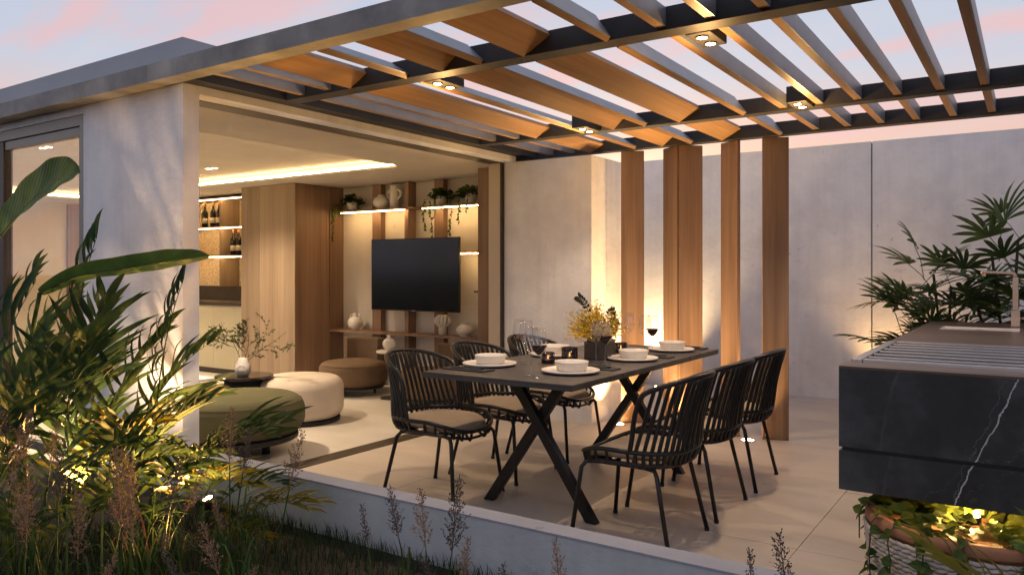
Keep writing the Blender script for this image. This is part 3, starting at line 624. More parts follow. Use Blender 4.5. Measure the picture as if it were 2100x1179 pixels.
for x, y in ((.17, -.10), (.18, .12), (-.2, 0)): MB().lathe([(0, 0), (.032, 0), (.032, .115), (0, .115)], 16, (x, y, 0)).build('leg', 'rubber', t, True)
t = thing('pouf', 'tall cream round pouf behind the green pouf', 'pouf', (-5.68, 4.88, 0), 0, 'round poufs in the living room')
MB().lathe(drum(.405, .375, .10), 56, (0, 0, .035)).build('seat', 'fabric_cream', t, True); seam(t, .388, .352, 'fabric_cream')
MB().lathe([(0, 0), (.37, 0), (.375, .034), (0, .034)], 48).build('base_plate', 'rubber', t)
def lounge_chair(label, loc, rz):
    t = thing('lounge_chair', label, 'chair', loc, rz, 'brown round lounge chairs')
    MB().lathe(drum(.385, .27, .09), 48, (0, 0, .10)).build('seat', 'fabric_brown', t, True); seam(t, .37, .335, 'fabric_brown')
    MB().lathe([(0, .075), (.34, .075), (.34, .099), (0, .099)], 40).build('base_plate', 'rubber', t)
    mb = MB()
    for i in range(13):
        a = R(-48 + 8 * i) + math.pi / 2
        for rr, z in ((.27, .36), (.27, .605), (.285, .62), (.365, .62), (.38, .605), (.38, .36)): mb.v.append((rr * math.cos(a), rr * math.sin(a), z))
    for i in range(12):
        for k in range(6): mb.f.append((i * 6 + k, i * 6 + (k + 1) % 6, i * 6 + 6 + (k + 1) % 6, i * 6 + 6 + k))
    mb.f += [tuple(range(5, -1, -1)), tuple(72 + k for k in range(6))]
    mb.build('backrest', 'fabric_brown', t, False, 0.008)
    for k in range(3): a = k * 2.09 + .4; MB().lathe([(0, 0), (.014, 0), (.014, .075), (0, .075)], 10, (.24 * math.cos(a), .24 * math.sin(a), 0)).build('leg', 'rubber', t)
lounge_chair('brown round lounge chair with low back beside the oak cabinet', (-6.42, 6.30, 0), R(14))
lounge_chair('brown round lounge chair partly hidden behind the dining chairs', (-5.15, 6.18, 0), R(-20))
lounge_chair('brown round lounge chair seen through the left window', (-9.6, 4.6, 0), R(60))
t = thing('side_table', 'small round white side table beside the brown lounge chair', 'table', (-5.82, 6.28, 0)); MB().lathe([(0, .50), (.16, .50), (.165, .508), (.165, .520), (.16, .525), (0, .525)], 32).build('top', 'white_paint', t)
MB().lathe([(0, 0.015), (.013, .015), (.013, .50), (0, .50)], 12).build('stem', 'rubber', t, True); MB().lathe([(0, 0), (.12, 0), (.12, .012), (0, .016)], 28).build('foot', 'rubber', t)
vase('vase', 'round white bottle vase on the small side table', ring_prof(.072, .135, .022, .025), (-5.855, 6.28, .526))
t = thing('coffee_table', 'round black glass coffee table in front of the cabinet', 'table', (-5.92, 4.45, 0)); MB().lathe([(0, .425), (.25, .425), (.255, .43), (.255, .445), (.25, .45), (0, .45)], 48).build('top', 'black_glass', t)
MB().lathe([(.19, 0), (.17, .425), (.155, .425), (.175, 0)], 40).build('drum_base', 'rubber', t, True)
vase('vase', 'pinched grey sculptural vase with an olive branch, on the black table', [(0, 0), (.05, 0), (.075, .03), (.082, .07), (.070, .105), (.052, .135), (.042, .16), (.03, .165), (.025, .14)], (-5.87, 4.40, .451), 'ceramic_grey', sy=.8,
     extra=lambda t: MB().lathe([(.014, .0), (.030, .006), (.036, .0), (.028, -.01), (.010, -.012)], 16).build('pinch', 'ceramic_grey', t, True, loc=(.038, -.052, .075), rot=(R(90), 0, R(36))))
br = thing('olive_branch', 'olive branch with small leaves standing in the grey vase', 'branch', (-5.87, 4.40, .60))
def olive():
    r = random.Random(21); right = Vector((.83, .56, 0)); mb = MB(); lm = MB()
    def twig(p, d, L_, rad, depth):
        P = [Vector(p)]; dd = Vector(d).normalized(); n = 7
        for k in range(n): dd = (dd + Vector((r.uniform(-.12, .12), r.uniform(-.12, .12), r.uniform(-.08, .06)))).normalized(); P.append(P[-1] + dd * L_ / n)
        mb.tube(P, [rad * (1 - .75 * k / n) for k in range(n + 1)], 5)
        for k in range(2, n + 1):
            if depth < 2 and k in (2, 3, 4, 5, 6) and r.random() < .75:
                sd = (dd.cross(Vector((.5, -.8, .2))).normalized() * r.choice((-1, 1)) + dd * 1.1 + Vector((0, 0, .05))); twig(P[k], sd, L_ * r.uniform(.35, .55), rad * .55, depth + 1)
            if depth > 0 or k > 4:
                for q in range(2):
                    ld = (dd + Vector((r.uniform(-1, 1), r.uniform(-1, 1), r.uniform(-.8, .8)))).normalized(); a = P[k]; b = a + ld * r.uniform(.025, .045)
                    lm.leaf([a, a.lerp(b, .5), b], [.001, .0055, .0005], ld.cross(Vector((r.uniform(-1, 1), -1, r.uniform(0, 1)))), .2)
    twig((0, 0, -.05), right * .35 + Vector((0, 0, 1)), .30, .005, 0)
    twig((0, 0, -.05), right * .9 + Vector((0, 0, .95)), .52, .005, 0)
    twig((0, 0, -.05), right * -.55 + Vector((0, 0, 1)), .40, .004, 0)
    twig((0, 0, -.02), right * .5 + Vector((0, 0, .4)), .22, .003, 1)
    mb.build('stem', 'branch', br); lm.build('leaves', 'leaf_olive', br)
olive()
t = thing('low_table', 'low white square table left of the black table', 'table', (-6.35, 4.25, 0)); cpart('top', 'white_paint', t, -.42, .28, -.30, .26, .33, .37, bevel=.004)
for x in (-.40, .24):
    for y in (-.28, .22): cpart('leg', 'white_paint', t, x, x + .04, y, y + .04, 0, .329)
for q, (dz, w, m) in enumerate(((0, .19, 'white_paint'), (.026, .18, 'paper'), (.050, .17, 'white_paint'))):
    o = cpart('book', m, None, -6.2 - w, -6.2 + w, 4.12 - .11, 4.12 + .11, .3715 + dz, .3715 + dz + .022, bevel=.002); tag(o, ['white book at the bottom of the stack on the low table', 'beige book in the middle of the stack on the low table', 'white book on top of the stack on the low table'][q], 'book', 'books stacked on the low table'); o.rotation_euler = (0, 0, [.0, .12, -.06][q])

# ------------------------------------------------------------------ dining table and chairs
dt = thing('dining_table', 'long dark wooden dining table with crossed metal legs', 'table', (-2.375, 4.415, 0))
cpart('table_top', 'table_wood', dt, -.485, .485, -1.075, -.50, .787, .82, bevel=.004); cpart('table_top', 'table_wood', dt, -.485, .485, -.497, .497, .787, .82, bevel=.004); cpart('table_top', 'table_wood', dt, -.485, .485, .50, 1.075, .787, .82, bevel=.004)
for y in (-.61, .66):
    for s, dy in ((-1, -.026), (1, .026)):
        L_ = math.hypot(.76, .785); a = math.atan2(.785, .76)
        mb = MB(); x0, x1 = -.365 * s, .175 * s; w = .034
        P = [(x0 - w, 0), (x0 + w, 0), (x1 + w, .785), (x1 - w, .785)]
        if s < 0: P = [P[1], P[0], P[3], P[2]]
        mb.add([(p[0], -.025, p[1]) for p in P] + [(p[0], .025, p[1]) for p in P], [(0, 1, 2, 3), (7, 6, 5, 4), (0, 4, 5, 1), (1, 5, 6, 2), (2, 6, 7, 3), (3, 7, 4, 0)])
        mb.build('leg', 'chair_metal', dt, False, .003, (0, y + dy, 0.001))
    cpart('leg_rail', 'chair_metal', dt, -.30, .30, y - .03, y + .03, .777, .7865)

def seat_ring(th, k=1.0):
    x, y = superell(.285 * k, .275 * k, th, 2.7); return x - .01, y
def ring_z(x): # front waterfall
    return .495 - .07 * max(0, (x - .06) / .22) ** 2
def make_chair_meshes():
    d = {}; n = 48
    P = [];
    for i in range(n): x, y = seat_ring(2 * math.pi * i / n); P.append((x, y, ring_z(x)))
    d['seat_rim'] = MB().tube(P, .012, 8, closed=True).mesh('seat_rim', 'chair_metal', True)
    P = []
    for i in range(n): x, y = seat_ring(2 * math.pi * i / n, .93); P.append((x, y, ring_z(x) - .065 if x < .2 else ring_z(x) - .055))
    d['lower_rim'] = MB().tube(P, .009, 8, closed=True).mesh('lower_rim', 'chair_metal', True)
    P = []
    for i in range(n): x, y = seat_ring(2 * math.pi * i / n, .55); P.append((x, y, .405))
    d['under_ring'] = MB().tube(P, .009, 8, closed=True).mesh('under_ring', 'chair_metal', True)
    # back: plan angle th from 110 to 250 deg
    def rim(th):
        c = math.cos(th); x = -.03 + .35 * c * (1.0 if c < 0 else 1); y = .305 * math.sin(th)
        u = (abs(th - math.pi)) / R(72); z = .872 - .085 * u ** 2.2
        return Vector((x, y, z))
    arm = R(66)
    rimP = [rim(math.pi - arm + 2 * arm * k / 30) for k in range(31)]
    def post(p, s):
        x, y = seat_ring(math.pi - s * R(80)); e = Vector((x + .02, y, ring_z(x))); a = p + Vector((.035, 0, -.025)); b = p + Vector((.062, -s * .006, -.075))
        return [a, b, b.lerp(e, .35) + Vector((.005, 0, 0)), b.lerp(e, .7), e]
    path = list(reversed(post(rimP[0], 1))) + rimP + post(rimP[-1], -1)
    d['top_rail'] = MB().tube(smooth_path(path, 3), .0135, 8).mesh('top_rail', 'chair_metal', True)
    d['spindle'] = []
    N = 20
    for k in range(N):
        th = math.pi - arm * .93 + 2 * arm * .93 * k / (N - 1); T = rim(th)
        ths = math.pi - R(78) + R(156) * k / (N - 1); x, y = seat_ring(ths, 1.0); zr = ring_z(x)
        x2, y2 = seat_ring(ths, .92); x3, y3 = seat_ring(ths, .75); x4, y4 = seat_ring(ths, .55)
        mid = T.lerp(Vector((x, y, zr)), .5) + Vector((x, y, 0)).normalized() * -.012
        P = [T, mid, (x, y, zr), (x2, y2, zr - .06), (x3, y3, .412), (x4, y4, .405)]
        d['spindle'].append(MB().tube(smooth_path(P, 4), .0106, 7).mesh('spindle', 'chair_metal', True))
    d['rung'] = []
    for s in (-1, 1):
        for k in range(7):
            ths = s * R(95 - 14 * k) ; x, y = seat_ring(ths); x2, y2 = seat_ring(ths, .94); x3, y3 = seat_ring(ths, .76); x4, y4 = seat_ring(ths, .55)
            P = [(x, y, ring_z(x)), (x2, y2, ring_z(x) - .055), (x3, y3, .412), (x4, y4, .405)]
            d['rung'].append(MB().tube(smooth_path(P, 4), .0088, 6).mesh('rung', 'chair_metal', True))
    # cushion
    mb = MB(); m = 40; prof = ((0, -.004, 1), (.55, .002, 1), (.80, -.002, 1), (.88, -.014, 1), (.885, -.028, 1), (.83, -.040, 1), (0, -.040, 1))
    for k_, dz, _ in prof:
        for i in range(m):
            x, y = seat_ring(2 * math.pi * i / m, k_ if k_ > 0 else .001); mb.v.append((x, y, ring_z(x) - .008 + dz))
    for j in range(len(prof) - 1):
        for i in range(m): mb.f.append((j * m + i, (j + 1) * m + i, (j + 1) * m + (i + 1) % m, j * m + (i + 1) % m))
    d['cushion'] = mb.mesh('cushion', 'cushion', True)
    d['leg_frame'] = []
    for s in (-1, 1):
        P = [(.268, s * .26, .012), (.225, s * .225, .375), (.205, s * .21, .403), (.16, s * .20, .410), (-.12, s * .20, .410), (-.17, s * .205, .403), (-.19, s * .222, .375), (-.27, s * .262, .012)]
        Q = []
        for a, b in zip(P[:-1], P[1:]): Q.append(a)
        Q.append(P[-1])
        d['leg_frame'].append((MB().tube([P[0], P[1], P[2], P[3], (.02, s * .20, .411)], .012, 8).mesh('leg', 'chair_metal', True), MB().tube([P[7], P[6], P[5], P[4], (.021, s * .20, .411)], .012, 8).mesh('leg', 'chair_metal', True)))
    d['foot'] = MB().lathe([(0, 0), (.014, 0), (.013, .018), (0, .018)], 10).mesh('foot', 'rubber')
    d['crossbar'] = MB().tube([(.08, -.2, .406), (.08, .2, .406)], .008, 6).mesh('crossbar', 'chair_metal', True)
    return d
CH = make_chair_meshes()
def chair(label, loc, rz):
    t = thing('dining_chair', label, 'chair', loc, rz, 'dining chairs round the table')
    for n_ in ('seat_rim', 'lower_rim', 'under_ring', 'top_rail', 'cushion', 'crossbar'): put(n_, CH[n_], t)
    for m in CH['spindle']: put('spindle', m, t)
    for m in CH['rung']: put('rung', m, t)
    for i, s in enumerate((-1, 1)):
        for m, fx in zip(CH['leg_frame'][i], (.268, -.27)):
            l = put('leg', m, t); put('foot', CH['foot'], l, (fx, s * (.26 if fx > 0 else .262), 0))
for y, lab in ((3.76, 'black rod-back chair with tan cushion at the near left of the table'), (4.42, 'black rod-back chair in the middle of the left side of the table'), (5.117, 'black rod-back chair at the far left of the table by the end wall')): chair(lab, (-3.045, y, 0), rnd.uniform(-.05, .05))
for y, lab in ((3.75, 'black rod-back chair at the near right of the table, closest to the low wall'), (4.42, 'black rod-back chair in the middle of the right side of the table'), (5.117, 'black rod-back chair at the far right of the table in front of the last fin')): chair(lab, (-1.715, y, 0), math.pi + rnd.uniform(-.04, .04))

# ------------------------------------------------------------------ tableware
TZ = .8205
plate_m = MB().lathe([(0, 0), (.10, 0), (.150, .006), (.162, .012), (.163, .019), (.155, .021), (.148, .014), (.10, .010), (0, .010)], 40).mesh('plate', 'ceramic', True)
bowl_m = MB().lathe([(0, 0), (.075, 0), (.083, .006), (.094, .048), (.095, .054), (.090, .055), (.085, .048), (.074, .010), (0, .008)], 40).mesh('bowl', 'ceramic', True)
big_m = MB().lathe([(0, 0), (.095, 0), (.10, .01), (.105, .055), (.104, .062), (.098, .06), (.09, .012), (0, .01)], 40).mesh('bowl', 'ceramic', True)
place = [('near left', -2.705, 3.775), ('near right', -2.137, 3.757), ('middle right', -2.118, 4.521), ('far right', -2.136, 5.20)]
nap_m = MB().box(-.15, .15, -.055, .055, 0, .008).mesh('napkin_cloth', 'napkin', False, .003); nap2_m = MB().box(-.10, .10, -.03, .03, .0085, .014).mesh('napkin_fold', 'napkin', False, .002)
def knife_mesh():
    mb = MB(); mb.add([(-.11, -.006, .0), (.10, -.007, .0), (.11, .0, 0), (.10, .006, 0), (-.11, .006, 0)] + [(-.11, -.006, .003), (.10, -.007, .003), (.11, .0, .003), (.10, .006, .003), (-.11, .006, .003)], [(4, 3, 2, 1, 0), (5, 6, 7, 8, 9)] + [(i, (i + 1) % 5, 5 + (i + 1) % 5, 5 + i) for i in range(5)]); return mb.mesh('knife', 'chair_metal')
kn_m = knife_mesh()
for w, x, y in place:
    tag(put('plate', plate_m, None, (x, y, TZ)), 'white rimmed plate at the %s place of the table' % w, 'plate', 'plates on the dining table')
    tag(put('bowl', bowl_m, None, (x + .005, y + .004, TZ + .0105)), 'white bowl standing on the %s plate' % w, 'bowl', 'bowls on the dining table')
    ny = y - .24 if w == 'near left' else y + .235
    t = thing('napkin', 'folded charcoal napkin beside the %s plate' % w, 'napkin', (x + .02, ny, TZ), 0, 'charcoal napkins'); put('cloth', nap_m, t); put('fold', nap2_m, t)
    tag(put('knife', kn_m, None, (x + .02, ny + .0, TZ + .0145), (0, 0, .03)), 'dark knife lying on the %s napkin' % w, 'knife', 'dark knives')
tag(put('plate', plate_m, None, (-2.66, 4.45, TZ)), 'white rimmed plate at the middle left place of the table', 'plate', 'plates on the dining table')
tag(put('bowl', big_m, None, (-2.655, 4.45, TZ + .0105)), 'large white bowl left of the flower box', 'bowl', 'bowls on the dining table')
gprof = [(0, .0), (.036, .0), (.034, .003), (.008, .008), (.0038, .02), (.0034, .105), (.007, .118), (.030, .140), (.043, .170), (.044, .195), (.038, .235), (.034, .262)]
gl_m = MB().lathe(gprof, 24).mesh('glass', 'wine_glass', True)
wi_m = MB().lathe([(0, .121), (.008, .122), (.029, .142), (.0405, .168), (.0405, .1725), (0, .1725)], 24).mesh('wine', 'wine', True)
rim_m = MB().tube([(.0342 * math.cos(a / 12 * math.pi), .0342 * math.sin(a / 12 * math.pi), .262) for a in range(24)], .0009, 5, closed=True).mesh('rim', 'wine_glass', True)
for lab, x, y, w in (('wine glass with red wine, left of the large bowl', -2.655, 4.03, 1), ('empty wine glass left of the large bowl', -2.556, 3.95, 0), ('empty wine glass beside the near right plate', -2.254, 3.535, 0), ('wine glass with red wine at the front edge of the table', -2.168, 3.475, 1), ('empty wine glass in front of the flower box', -2.25, 4.275, 0), ('wine glass with red wine in front of the flower box', -2.155, 4.215, 1), ('empty wine glass beside the far right plate', -2.232, 4.96, 0), ('wine glass with red wine beside the far right plate', -2.161, 4.93, 1), ('tall empty wine glass behind the dark flowers', -2.42, 5.10, 0)):
    t = thing('wine_glass', lab, 'glass', (x, y, TZ), 0, 'wine glasses'); put('glass_body', gl_m, t); put('glass_rim', rim_m, t)
    if w: put('red_wine', wi_m, t)
def tealight(label, x, y, s=1.0, glassmat='smoke_glass', e=.5):
    t = thing('candle_holder', label, 'candle', (x, y, TZ), 0, 'tealights on the dining table')
    MB().lathe([(0, 0), (.050 * s, 0), (.052 * s, .004), (.052 * s, .085 * s), (.048 * s, .085 * s), (.047 * s, .008), (0, .008)], 28).build('holder', glassmat, t, True)
    MB().lathe([(0, .009), (.019, .009), (.019, .024), (0, .024)], 16).build('wax', 'wax', t)
    MB().lathe([(0, .026), (.004, .031), (.0045, .037), (.002, .049), (0, .056)], 10).build('flame', 'flame', t, True)
    lamp('POINT', 'candle_light', t, (0, 0, .06), e, WARM2, size=.01)
tealight('smoky glass tealight holder left of the flower box', -2.43, 4.26)
tealight('tall smoky glass tealight holder behind the dark flowers', -2.50, 4.93)
tealight('small textured glass tealight holder right of the flower box', -2.37, 4.87, .85)
tealight('textured brown glass tealight beside the empty wine glasses', -2.474, 4.07, .8, e=.2)
fb = thing('flower_box', 'dark square planter box with yellow blossom on the table', 'flowers', (-2.34, 4.50, TZ), R(12))
mb = MB().box(-.075, .075, -.11, .11, 0, .115); mb.build('box', 'dark_ceramic', fb, False, .004)
def flowers():
    r = random.Random(4); y_ = MB(); g_ = MB(); st = MB(); dk = MB()
    for k in range(170):
        a = r.uniform(0, 6.28); rr = r.uniform(.02, .19); b = Vector((r.uniform(-.05, .05), r.uniform(-.07, .07), .10)); e = Vector((math.cos(a) * rr - .03, math.sin(a) * rr - .05, .13 + r.uniform(.02, .21) * (1.15 - rr * 2)))
        st.tube([b, b.lerp(e, .5) + Vector((0, 0, .03)), e], .0013, 4)
        for q in range(17):
            p = b.lerp(e, r.uniform(.55, 1.05)) + Vector((r.gauss(0, .015), r.gauss(0, .015), r.gauss(0, .015))); d = Vector((r.gauss(0, 1), r.gauss(0, 1), r.gauss(0, 1))).normalized() * r.uniform(.005, .010)
            (y_ if (e.y < .02 or r.random() < .35) else g_).leaf([p - d, p, p + d], [.0015, .0052, .0015], (r.gauss(0, 1), r.gauss(0, 1), r.gauss(0, 1)), .3)
    for base, tip in (((-.02, 0, .11), (-.12, -.08, .40)), ((.0, .05, .11), (.04, .20, .30)), ((.02, .05, .11), (.08, .14, .21)), ((.02, .06, .11), (.05, .24, .22))):
        P = smooth_path([base, Vector(base).lerp(Vector(tip), .55) + Vector((0, 0, .06)), tip], 6); st.tube(P, .0018, 4)
        for i in range(4, len(P)):
            for s in (-1, 1):
                d = (P[i] - P[i - 1]).normalized(); sd = d.cross(Vector((.8, -.6, .1))).normalized() * s; e = P[i] + (d * .6 + sd * .8 + Vector((0, 0, -.2))) * .042
                dk.leaf([P[i], P[i].lerp(e, .5), e], [.001, .011, .0008], Vector((.8, -.6, .3)).cross(e - P[i]), .25)
    st.build('stems', 'reed_green', fb); stuff(y_.build('blossom', 'blossom', fb)); stuff(g_.build('green_sprigs', 'leaf_olive', fb)); dk.build('dark_leaves', 'leaf_dark', fb)
flowers()

# ------------------------------------------------------------------ outdoor kitchen island
isl = thing('kitchen_island', 'floating black marble outdoor kitchen island', 'counter', (-.692, 3.545, 0))
IL = 3.66; IW = 2.1
cpart('upper_body', 'marble', isl, 0, IW, 0, IL, .632, .968); cpart('lower_body', 'marble', isl, 0, IW, 0, IL, .449, .616); cpart('shadow_gap', 'rubber', isl, .012, IW - .01, .012, IL - .01, .6165, .6315)
top = MB(); 
def worktop():
    # timber worktop with a real cut-out for the sink and one for the grill
    xs_ = [0, .03, .72, .745, IW]; 
    b = []
    def pc(x0, x1, y0, y1): cpart('worktop_plank', 'worktop_wood', isl, x0, x1, y0, y1, .9685, .978)
    pc(0.0, IW, 0.0, .19); pc(0.0, .015, .192, 1.27); pc(.76, IW, .192, 1.27); pc(0, IW, 1.272, 2.02); pc(0, IW, 2.022, 2.68)
    pc(0, .14, 2.682, 3.02); pc(.62, IW, 2.682, 3.02); pc(0, IW, 3.022, IL)
worktop()
gr = thing('grill', 'stainless steel grill grate set into the island top', 'grill', (-.692, 3.545, .9685))
for b in ((.016, .06, .193, 1.269), (.70, .758, .193, 1.269)): cpart('frame', 'steel', gr, b[0], b[1], b[2], b[3], 0, .024, bevel=.003)
for b in ((.062, .698, .193, .235), (.062, .698, 1.235, 1.269)): cpart('frame', 'steel', gr, b[0], b[1], b[2], b[3], 0, .024, bevel=.003)
cpart('drip_tray', 'dark_frame', gr, .062, .698, .237, 1.233, .0005, .004)
for k in range(6): y = .345 + .155 * k; cpart('bar', 'steel', gr, .062, .698, y - .017, y + .017, .008, .022, bevel=.003)
snk = thing('sink', 'pale undermount sink basin in the island top', 'sink', (-.692, 3.545, .9685))
mb = MB(); x0, x1, y0, y1 = .142, .618, 2.684, 3.018
mb.add([(x0, y0, .0095), (x1, y0, .0095), (x1, y1, .0095), (x0, y1, .0095), (x0 + .02, y0 + .02, .002), (x1 - .02, y0 + .02, .002), (x1 - .02, y1 - .02, .002), (x0 + .02, y1 - .02, .002)], [(0, 1, 5, 4), (1, 2, 6, 5), (2, 3, 7, 6), (3, 0, 4, 7), (4, 5, 6, 7)])
mb.build('basin', 'sink_white', snk, False); MB().lathe([(0, .0035), (.022, .0035), (.026, .002)], 16, (.38, 2.85, 0)).build('drain', 'steel', snk)
fa = thing('faucet', 'brushed copper square faucet beside the island sink', 'faucet', (-.105, 6.78, .979))
cpart('base', 'brass_steel', fa, -.028, .028, -.028, .028, 0, .12, bevel=.002); cpart('riser', 'brass_steel', fa, -.018, .018, -.018, .018, .121, .365, bevel=.002)
MB().tube(smooth_path([(0, 0, .366), (-.01, 0, .385), (-.035, 0, .392), (-.22, 0, .40)], 5), .0125, 8).build('spout', 'brass_steel', fa, True); cpart('outlet', 'brass_steel', fa, -.21, -.185, -.012, .012, .37, .389); MB().tube([(.03, 0, .06), (.09, 0, .06)], .011, 8).build('lever', 'brass_steel', fa, True)
cpart('support', 'rubber', isl, .9, IW - .1, .5, IL - .2, 0, .448)
# basket planter under the island
bk = thing('basket_planter', 'round woven rope basket planter under the island', 'planter', (-.20, 3.72, 0))
MB().lathe([(0, .004), (.355, .004), (.375, .18), (.385, .335), (.36, .335), (.35, .30), (0, .30)], 48).build('liner', 'terracotta', bk, True)
MB().lathe([(.365, .325), (.405, .325), (.412, .335), (.412, .362), (.40, .37), (.37, .37), (.36, .362), (.36, .33)], 56).build('rim', 'terracotta', bk, True)
def weave():
    mb = MB(); rows = 17; cols = 58
    for j in range(rows):
        z = .012 + j * .0185; Rr = .372 + .030 * (j / rows) + .004
        for i in range(cols):
            a0 = 2 * math.pi * (i + .5 * (j % 2)) / cols; da = 2 * math.pi / cols; P = []
            for k in range(5):
                u = k / 4; a = a0 + (u - .5) * da * 1.45; rr = Rr + .007 * math.sin(u * math.pi); P.append((rr * math.cos(a), rr * math.sin(a), z + .009 * (u - .5) * (1 if j % 2 else -1)))
            mb.tube(P, [.003, .0075, .009, .0075, .003], 5)
    stuff(mb.build('weave', 'rope', bk, True))
weave()
def pothos_big():
    r = random.Random(14); t = thing('ivy_plant', 'bright leafy pothos spilling out of the rope basket', 'plant', (-.20, 3.72, .30)); mb = MB()
    for k in range(330):
        a = r.uniform(0, 6.28); q = math.sqrt(r.random()) * .34; p = Vector((q * math.cos(a), q * math.sin(a), .02 + .11 * r.random() * (1.2 - q))); heart_leaf(mb, p, (math.cos(a) + r.uniform(-.8, .8), math.sin(a) + r.uniform(-.8, .8), r.uniform(-.3, .6)), (r.uniform(-.6, .6), r.uniform(-.9, .1), 1), r.uniform(.045, .085))
    mb.build('foliage', 'leaf_basket_lit', t)
    for k in range(9):
        a = R(170 + 165 * k / 8 + r.uniform(-5, 5)); c, s_ = math.cos(a), math.sin(a); n = r.randint(4, 10); P = [Vector((.33 * c, .33 * s_, .06)), Vector((.40 * c, .40 * s_, .088)), Vector((.43 * c, .43 * s_, .05))]; da = 0
        for q in range(n): da += r.uniform(-.02, .02); P.append(Vector((.435 * math.cos(a + da), .435 * math.sin(a + da), .03 - q * .033)))
        v = MB().tube(P, .003, 5).build('vine', 'bark', t); lm = MB()
        for q in range(1, len(P)):
            for _ in range(2): r.random() < .6 and heart_leaf(lm, P[q], (r.uniform(-1, 1) + c * .3, r.uniform(-1, 1) + s_ * .3, r.uniform(-1, .1)), (c, s_, .4), r.uniform(.035, .06))
        lm.build('vine_leaves', 'leaf_pothos', v)
    MB().lathe([(0, .0), (.03, 0), (.03, .03), (0, .03)], 12, (.0, -.10, .07)).build('lamp_body', 'rubber', t)
    MB().lathe([(0, .031), (.025, .031)], 12, (.0, -.10, .07)).build('lamp_lens', 'bulb', t)
    lamp('POINT', 'basket_light', t, (.0, -.10, .118), 16.0, WARM2, size=.02)
pothos_big()

# ------------------------------------------------------------------ plants
def frond_mesh(seed, L_=1.0, droop=.5, n=11, ll=.37, w=.0155, mat='leaf_palm', start=.26):
    r = random.Random(seed); mb = MB(); m = 16; P = []; p = Vector((0, 0, 0)); el = R(10); yaw = 0
    for k in range(m + 1):
        P.append(p.copy()); yaw += r.uniform(-.02, .02); p = p + Vector((math.cos(el) * math.cos(yaw), math.cos(el) * math.sin(yaw), math.sin(el))) * (L_ / m); el -= R(droop * 58) / m * (0.4 + 1.2 * k / m)
    mb.tube(P, [.0060 * (1 - .8 * k / m) for k in range(m + 1)], 5)
    for i in range(n):
        q = i / (n - 1)
        for s in (-1, 1):
            u = min(1, start + (1 - start) * (i + .3 * (s > 0)) / (n - .7)); f = u * m; k = min(int(f), m - 1); c = P[k].lerp(P[k + 1], f - k); t = (P[k + 1] - P[k]).normalized()
            length = ll * (0.62 + .5 * math.sin(math.pi * (.2 + .75 * q))) * (1 - .35 * q) * r.uniform(.8, 1.12); ang = R(58 - 40 * q + r.uniform(-9, 9))
            sd = Vector((-t.y, t.x, 0)).normalized() * s; up = Vector((0, 0, 1)); d = (t * math.cos(ang) + sd * math.sin(ang) + up * r.uniform(.25, .55)).normalized(); pts = []; pp = c.copy(); ns = 7; g = r.uniform(.07, .16)
            for j in range(ns + 1):
                pts.append(pp.copy()); pp = pp + d * (length / ns); d = (d + Vector((0, 0, -g * (.6 + j / ns)))).normalized()
            W = [w * x * r.uniform(.95, 1.05) for x in (.30, .75, 1.0, 1.0, .88, .66, .36, .03)]
            mb.leaf(pts, W, sd.cross(up) + t * .2 if False else t.cross(up) * 0 + (t - d * t.dot(d)), .30)
    return mb.mesh('frond', mat, True)
FR = [frond_mesh(1, 1.0, .9), frond_mesh(2, 1.0, .55, 13), frond_mesh(3, 1.0, 1.15, 11, .40), frond_mesh(4, 1.0, .35, 14, .26, .010), frond_mesh(5, 1.0, .8, 10, .38, .017)]
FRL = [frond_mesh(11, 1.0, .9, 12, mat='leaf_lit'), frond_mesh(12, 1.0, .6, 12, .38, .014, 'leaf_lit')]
def palm(label, base, fronds, group='leafy palms in the garden bed'):
    t = thing('palm', label, 'palm', base, 0, group)
    for i, (az, el, L_, roll, v) in enumerate(fronds):
        h = .02 + .25 * (i % 3) / 3; me = (FR + FRL)[v]
        d = Vector((math.cos(R(az)), math.sin(R(az)), 0)); o = d * .02
        st = MB().tube([(o.x, o.y, 0), (o.x * 1.6, o.y * 1.6, h)], .010, 6).build('stem', 'reed_green', t, True)
        f = put('frond', me, t, (o.x * 1.6, o.y * 1.6, h), scale=L_)
        f.rotation_euler = (Matrix.Rotation(R(az), 3, 'Z') @ Matrix.Rotation(-R(el), 3, 'Y') @ Matrix.Rotation(R(roll), 3, 'X')).to_euler()
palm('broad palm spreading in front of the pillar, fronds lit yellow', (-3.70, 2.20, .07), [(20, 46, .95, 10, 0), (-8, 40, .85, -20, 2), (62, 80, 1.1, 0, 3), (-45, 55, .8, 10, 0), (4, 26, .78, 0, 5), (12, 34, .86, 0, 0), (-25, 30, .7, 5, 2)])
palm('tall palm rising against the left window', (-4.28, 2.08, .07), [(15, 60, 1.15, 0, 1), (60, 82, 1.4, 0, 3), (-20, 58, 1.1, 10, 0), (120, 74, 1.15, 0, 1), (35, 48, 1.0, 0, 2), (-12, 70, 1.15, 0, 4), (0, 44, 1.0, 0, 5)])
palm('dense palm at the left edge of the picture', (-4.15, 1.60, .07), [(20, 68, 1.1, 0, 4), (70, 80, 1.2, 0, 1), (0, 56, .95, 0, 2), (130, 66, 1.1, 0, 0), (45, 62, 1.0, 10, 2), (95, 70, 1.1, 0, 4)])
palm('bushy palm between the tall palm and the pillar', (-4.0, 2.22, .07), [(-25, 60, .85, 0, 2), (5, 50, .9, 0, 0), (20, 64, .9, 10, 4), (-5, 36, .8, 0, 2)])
palm('leafy palm in the middle of the bed with arching fronds', (-3.70, 1.86, .07), [(0, 52, .65, 0, 2), (40, 62, .7, 0, 0), (15, 38, .65, 0, 0), (100, 60, .65, 0, 2)])
